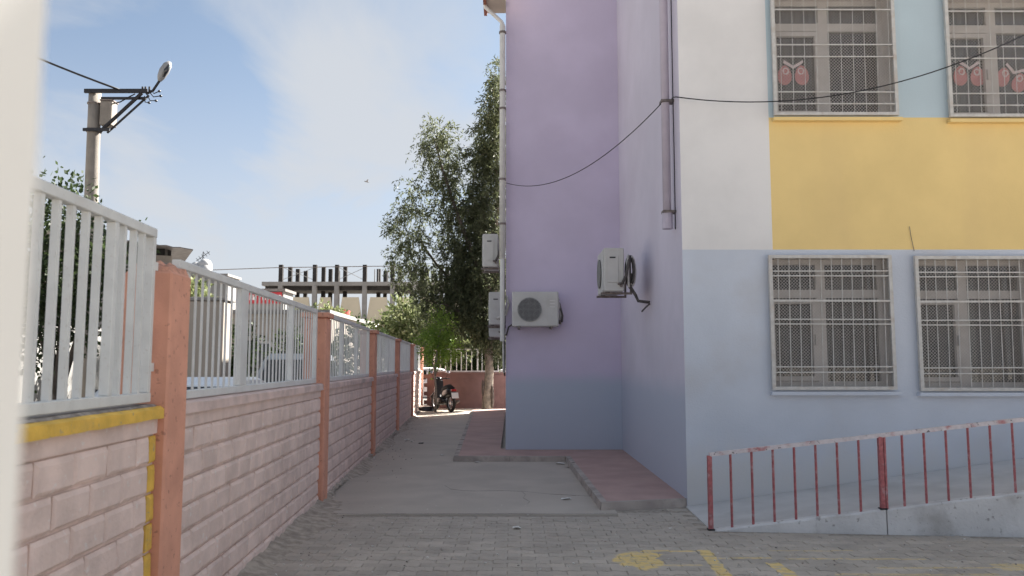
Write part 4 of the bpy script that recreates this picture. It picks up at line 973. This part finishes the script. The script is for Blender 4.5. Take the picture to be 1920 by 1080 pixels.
for i in range(len(colx) - 2):
    if i % 2: continue
    MB().tube([(colx[i], 0, 13.1), (colx[i + 1], .5, 15.0)], .035, 4).build('brace', SKELC, sk); MB().tube([(colx[i], .5, 15.0), (colx[i + 1], 0, 13.1)], .035, 4).build('brace', SKELC, sk)
for x in (2.6, 3.1): MB().box((x, 2, 12.89), (x + .12, 2.12, 14.9)).build('prop', SKELC, sk)
m = MB()
for x in (4.45, 5.2): m.box((x, 2.01, 12.89), (x + .12, 2.12, 14.9))
for q in range(7): m.box((4.6, 2, 13.2 + q * .25), (5.3, 2.05, 13.24 + q * .25))
m.build('ladder', SKELC, sk)
MB().tube([(-25, 2, 14.6)] + [(x, -.3, 14.85 + .2 * i / 4) for i, x in enumerate(colx[:6])], .055, 5).build('safety_rope', STEEL, sk)
# red fronted shop
sh = thing('shop_building', 'flat roofed shop with a red sign board and white lettering far down the street', 'building', (-20.4, 60, 0))
MB().box((-4, 0, -.05), (3.2, 2.6, 7.0)).build('wall', HOUSEG, sh); MB().box((-4.2, -.25, 7.003), (3.4, 2.8, 7.2)).build('roof', ROOFG, sh)
sg = MB().box((-.2, -.12, 6.1), (3.1, -.003, 6.95)).build('sign_board', SHOPR, sh)
m = MB(); r_ = random.Random(2); x = .0
while x < 2.9:
    w_ = r_.uniform(.10, .2); m.box((x, -.135, 6.35), (x + w_ * .4, -.122, 6.75)); m.box((x + w_ * .42, -.135, 6.35 + r_.choice((0, .16, .33))), (x + w_, -.122, 6.43 + r_.choice((0, .16, .3)))); x += w_ + .07
m.build('lettering', SIGNW, sg)
for i in range(3):
    wn_ = MB().box((-3.2 + i * 2, -.05, 3.6), (-2.0 + i * 2, -.003, 5.2)).build('window', PVC, sh); MB().box((-3.1 + i * 2, -.07, 3.7), (-2.1 + i * 2, -.051, 5.1)).build('pane', CARGLASS, wn_)
# pale house with the red tank
ho = thing('house', 'white gabled house beyond the fence below the unfinished building', 'house', (-12.6, 62, 0))
MB().box((-2.8, 0, -.05), (2.6, 7, 4.0)).build('wall', HOUSEW, ho)
m = MB(); m.prism([(-2.9, 4.003), (2.7, 4.003), (1.0, 5.05), (-.6, 5.1)], -.15, 7.1, 'y'); m.build('gable', HOUSEW, ho)
for i in range(2):
    wn_ = MB().box((-1.6 + i * 2, -.06, 1.4), (-.4 + i * 2, -.003, 2.8)).build('window', PVC, ho); MB().box((-1.5 + i * 2, -.08, 1.5), (-.5 + i * 2, -.061, 2.7)).build('pane', CARGLASS, wn_)
tk = MB(); tk.cyl((0, 0, 0), .42, .62, seg=18); tko = tk.build('water_tank', TANKR, None, loc=(-13.2, 63.0, 5.13), label='red water tank on the roof of the white house', cat='water tank'); MB().cyl((0, 0, .62), .2, .07, seg=12).build('tank_lid', TANKR, tko)
# house behind the nearest pillar
hb3 = thing('house', 'grey house with a dark overhanging iron roof behind the nearest pillar', 'house', (-13.65, 28, 0), R(26))
MB().box((-3, 0, -.05), (1.75, 6, 4.98)).build('wall', HOUSEG, hb3); MB().box((-3.05, -.05, 4.985), (1.95, 6.05, 5.17)).build('parapet', SKELC, hb3)
MB().box((-2.6, .6, 5.175), (1.55, 5, 5.52)).build('roof_room', HOUSEB, hb3)
m = MB(); n = 24
for i in range(n + 1):
    x = -3.2 + 5.4 * i / n; zt = 6.1 - .08 * x + .02 * math.sin(i * 2.6) - .22; m.v += [(x, -.3, zt), (x, 5.4, zt + .1), (x, -.3, zt - .035), (x, 5.4, zt + .065)]
for i in range(n):
    a = 4 * i; m.f += [(a, a + 4, a + 5, a + 1), (a + 2, a + 3, a + 7, a + 6), (a, a + 2, a + 6, a + 4)]; m.mi += [0] * 3
m.build('roof', ROOFG, hb3); MB().box((1.4, .65, 5.525), (1.52, .75, 5.8)).build('roof_post', SKELD, hb3)
MB().box((-2.6, .605, 5.525), (1.3, 4.9, 5.78)).build('roof_store', SKELD, hb3)
for i in range(2):
    wn_ = MB().box((-1.9 + i * 1.7, -.06, 2.6), (-.8 + i * 1.7, -.003, 4.0)).build('window', PVC, hb3); MB().box((-1.8 + i * 1.7, -.08, 2.7), (-.9 + i * 1.7, -.061, 3.9)).build('pane', CARGLASS, wn_)
# low beige house with roof tanks seen through the second panel
hb4 = thing('house', 'beige house front seen through the second fence panel', 'house', (-12.0, 29.5, 0))
MB().box((.2, 0, -.05), (5.2, 8, 3.4)).build('wall', HOUSEB, hb4); MB().box((.1, -.1, 3.403), (5.3, 8, 3.55)).build('roof', SKELC, hb4)
wn_ = MB().box((2.0, -.05, 1.0), (3.2, -.003, 2.4)).build('window', PVC, hb4); MB().box((2.1, -.07, 1.1), (3.1, -.051, 2.3)).build('pane', CARGLASS, wn_)
for i, (x, y, zt, lb) in enumerate(((-15.9, 40, 6.35, 'left white water tank dome on a far roof'), (-15.45, 40, 6.5, 'right white water tank dome on a far roof, taller one'))):
    k = MB(); k.sphere((0, 0, 0), (.34, .34, .34), 14, 8); k.cyl((0, 0, -.5), .34, .5, seg=14); k.build('water_tank', TANKW, None, smooth=True, loc=(x, y, zt), label=lb, cat='water tank')
ant = thing('tv_antenna', 'small dark television antenna between the two white tank domes', 'antenna', (-15.66, 40.1, 5.97))
MB().tube([(0, 0, 0), (0.05, 0, 1.25)], .022, 6).build('mast', BLACKST, ant)
MB().tube([(-.28, 0, .78), (.38, 0, 1.25)], .016, 5).build('boom', BLACKST, ant)
for k in range(5): MB().tube([(-.22 + .13 * k - .08, 0, .82 + .093 * k + .1), (-.22 + .13 * k + .08, 0, .82 + .093 * k - .1)], .013, 5).build('element', BLACKST, ant)
hb5 = thing('house', 'plain far house carrying the white water tanks', 'house', (-15.6, 42, 0)); MB().box((-2, -3, -.05), (1.6, -1.2, 5.85)).build('wall', HOUSEG, hb5); 
MB().box((-2.1, -3.1, 5.853), (1.7, -1.1, 5.97)).build('roof', SKELC, hb5); wn_ = MB().box((-.6, -3.06, 3.2), (.6, -3.003, 4.6)).build('window', PVC, hb5); MB().box((-.5, -3.08, 3.3), (.5, -3.061, 4.5)).build('pane', CARGLASS, wn_)
# street wall opposite
gw = thing('garden_wall', 'low grey rendered wall on the other side of the street', 'wall', (-1.66 - 7.4 + FA * 6, 6, 0), FR)
MB().box((-.2, 0, -.05), (0, 17, 2.35)).build('wall', HOUSEG, gw); MB().box((-.24, -.03, 2.353), (.04, 17.03, 2.42)).build('coping', SKELC, gw)

bp_ = thing('rendered_pier', 'tall beige rendered pier across the street, seen through the second fence panel', 'pier', (-6.9, 18.0, 0))
MB().box((-.40, 0, -.05), (.40, .6, 2.98), bev=.02).build('shaft', HOUSEB, bp_); MB().box((-.45, -.05, 2.983), (.45, .65, 3.06), bev=.01).build('pier_cap', SKELC, bp_)
# ------------------------------------------------------------------ gate post close to the lens
gp = thing('gate_post', 'white painted gate post out of focus at the left edge', 'post', (-.322, .31, 0))
MB().box((-.10, -.06, -.04), (.115, .04, 2.6), bev=.008).build('post', POSTW, gp)
MB().box((-.115, -.075, 2.603), (.13, .055, 2.63), bev=.006).build('post_cap', POSTW, gp)

# ------------------------------------------------------------------ small litter
def litter(x, y, z, s, label, m_=None, name='paper_scrap'):
    m = MB(); n = 9
    m.v = [(0, 0, .25 * s)] + [(s * rnd.uniform(.5, 1) * math.cos(k / n * 6.283), s * rnd.uniform(.4, .8) * math.sin(k / n * 6.283), rnd.uniform(.0, .3) * s) for k in range(n)] + [(0, 0, .0)]
    m.f = [(0, 1 + k, 1 + (k + 1) % n) for k in range(n)] + [(n + 1, 1 + (k + 1) % n, 1 + k) for k in range(n)]; m.mi = [0] * (2 * n)
    m.build(name, m_ or PAPER, None, loc=(x, y, z), label=label, cat='litter', group='scraps of litter on the ground')
litter(-2.15, 16.6, .003, .09, 'crumpled white scrap by the left wall near the far pillar')
litter(-2.02, 16.3, .003, .06, 'smaller white scrap just right of the crumpled one by the wall')
litter(-1.78, 15.9, .003, .07, 'dark scrap lying in the shade of the alley', ACD)
litter(-1.2, 13.9, .0, .05, 'pale scrap in the middle of the alley left of the pavement corner')
litter(-.9, 17.6, .0, .05, 'tiny pale scrap far down the alley')
litter(-.55, 12.9, .0, .06, 'white scrap under the front edge of the red pavement')
litter(.76, 12.7, .0, .09, 'white scrap in the inner corner of the kerb')
litter(.84, 12.3, .0, .06, 'grey scrap beside the kerb below the inner corner', KERB)
litter(.62, 9.35, .008, .07, 'flat white paper strip on the concrete near the pavers')
litter(.05, 7.75, .004, .06, 'thin white strip lying on the pavers')
litter(1.5, 7.75, .004, .03, 'small white chip on the pavers in front of the pavement end')
gm = MB()
for i in range(420):
    if i < 200: x = rnd.uniform(-2, 4.4); y = rnd.uniform(5.9, 9); 
    else: y = rnd.uniform(5.9, 24); x = fx(y, rnd.uniform(.1, .8) ** 1.5 * 1.0)
    if x > 1.8 and y > 7.4: continue
    s = rnd.uniform(.004, .012); gm.sphere((x, y, .004), (s, s * rnd.uniform(.6, 1), s * .6), 5, 3, mi=0 if rnd.random() < .5 else 1)
gm.build('gravel', [MORTARG, PAPER], kind='stuff')
# bird
bd = thing('bird', 'small grey bird gliding in the sky left of the tall tree', 'bird', (-11.1, 60, 15.4)); bd.rotation_euler = (0, R(12), R(20))
MB().tube([(-.2, 0, 0), (-.08, 0, .02), (.1, 0, .02), (.2, 0, .03)], [.01, .05, .05, .015], 8).build('body', BIRDM, bd, smooth=True)
for s in (-1, 1): MB().hexa([(-.06, s * .04, 0), (.08, s * .04, 0), (.04, s * .38, .12), (-.02, s * .38, .12), (-.06, s * .04, .015), (.08, s * .04, .015), (.04, s * .38, .13), (-.02, s * .38, .13)]).build('wing', BIRDM, bd)
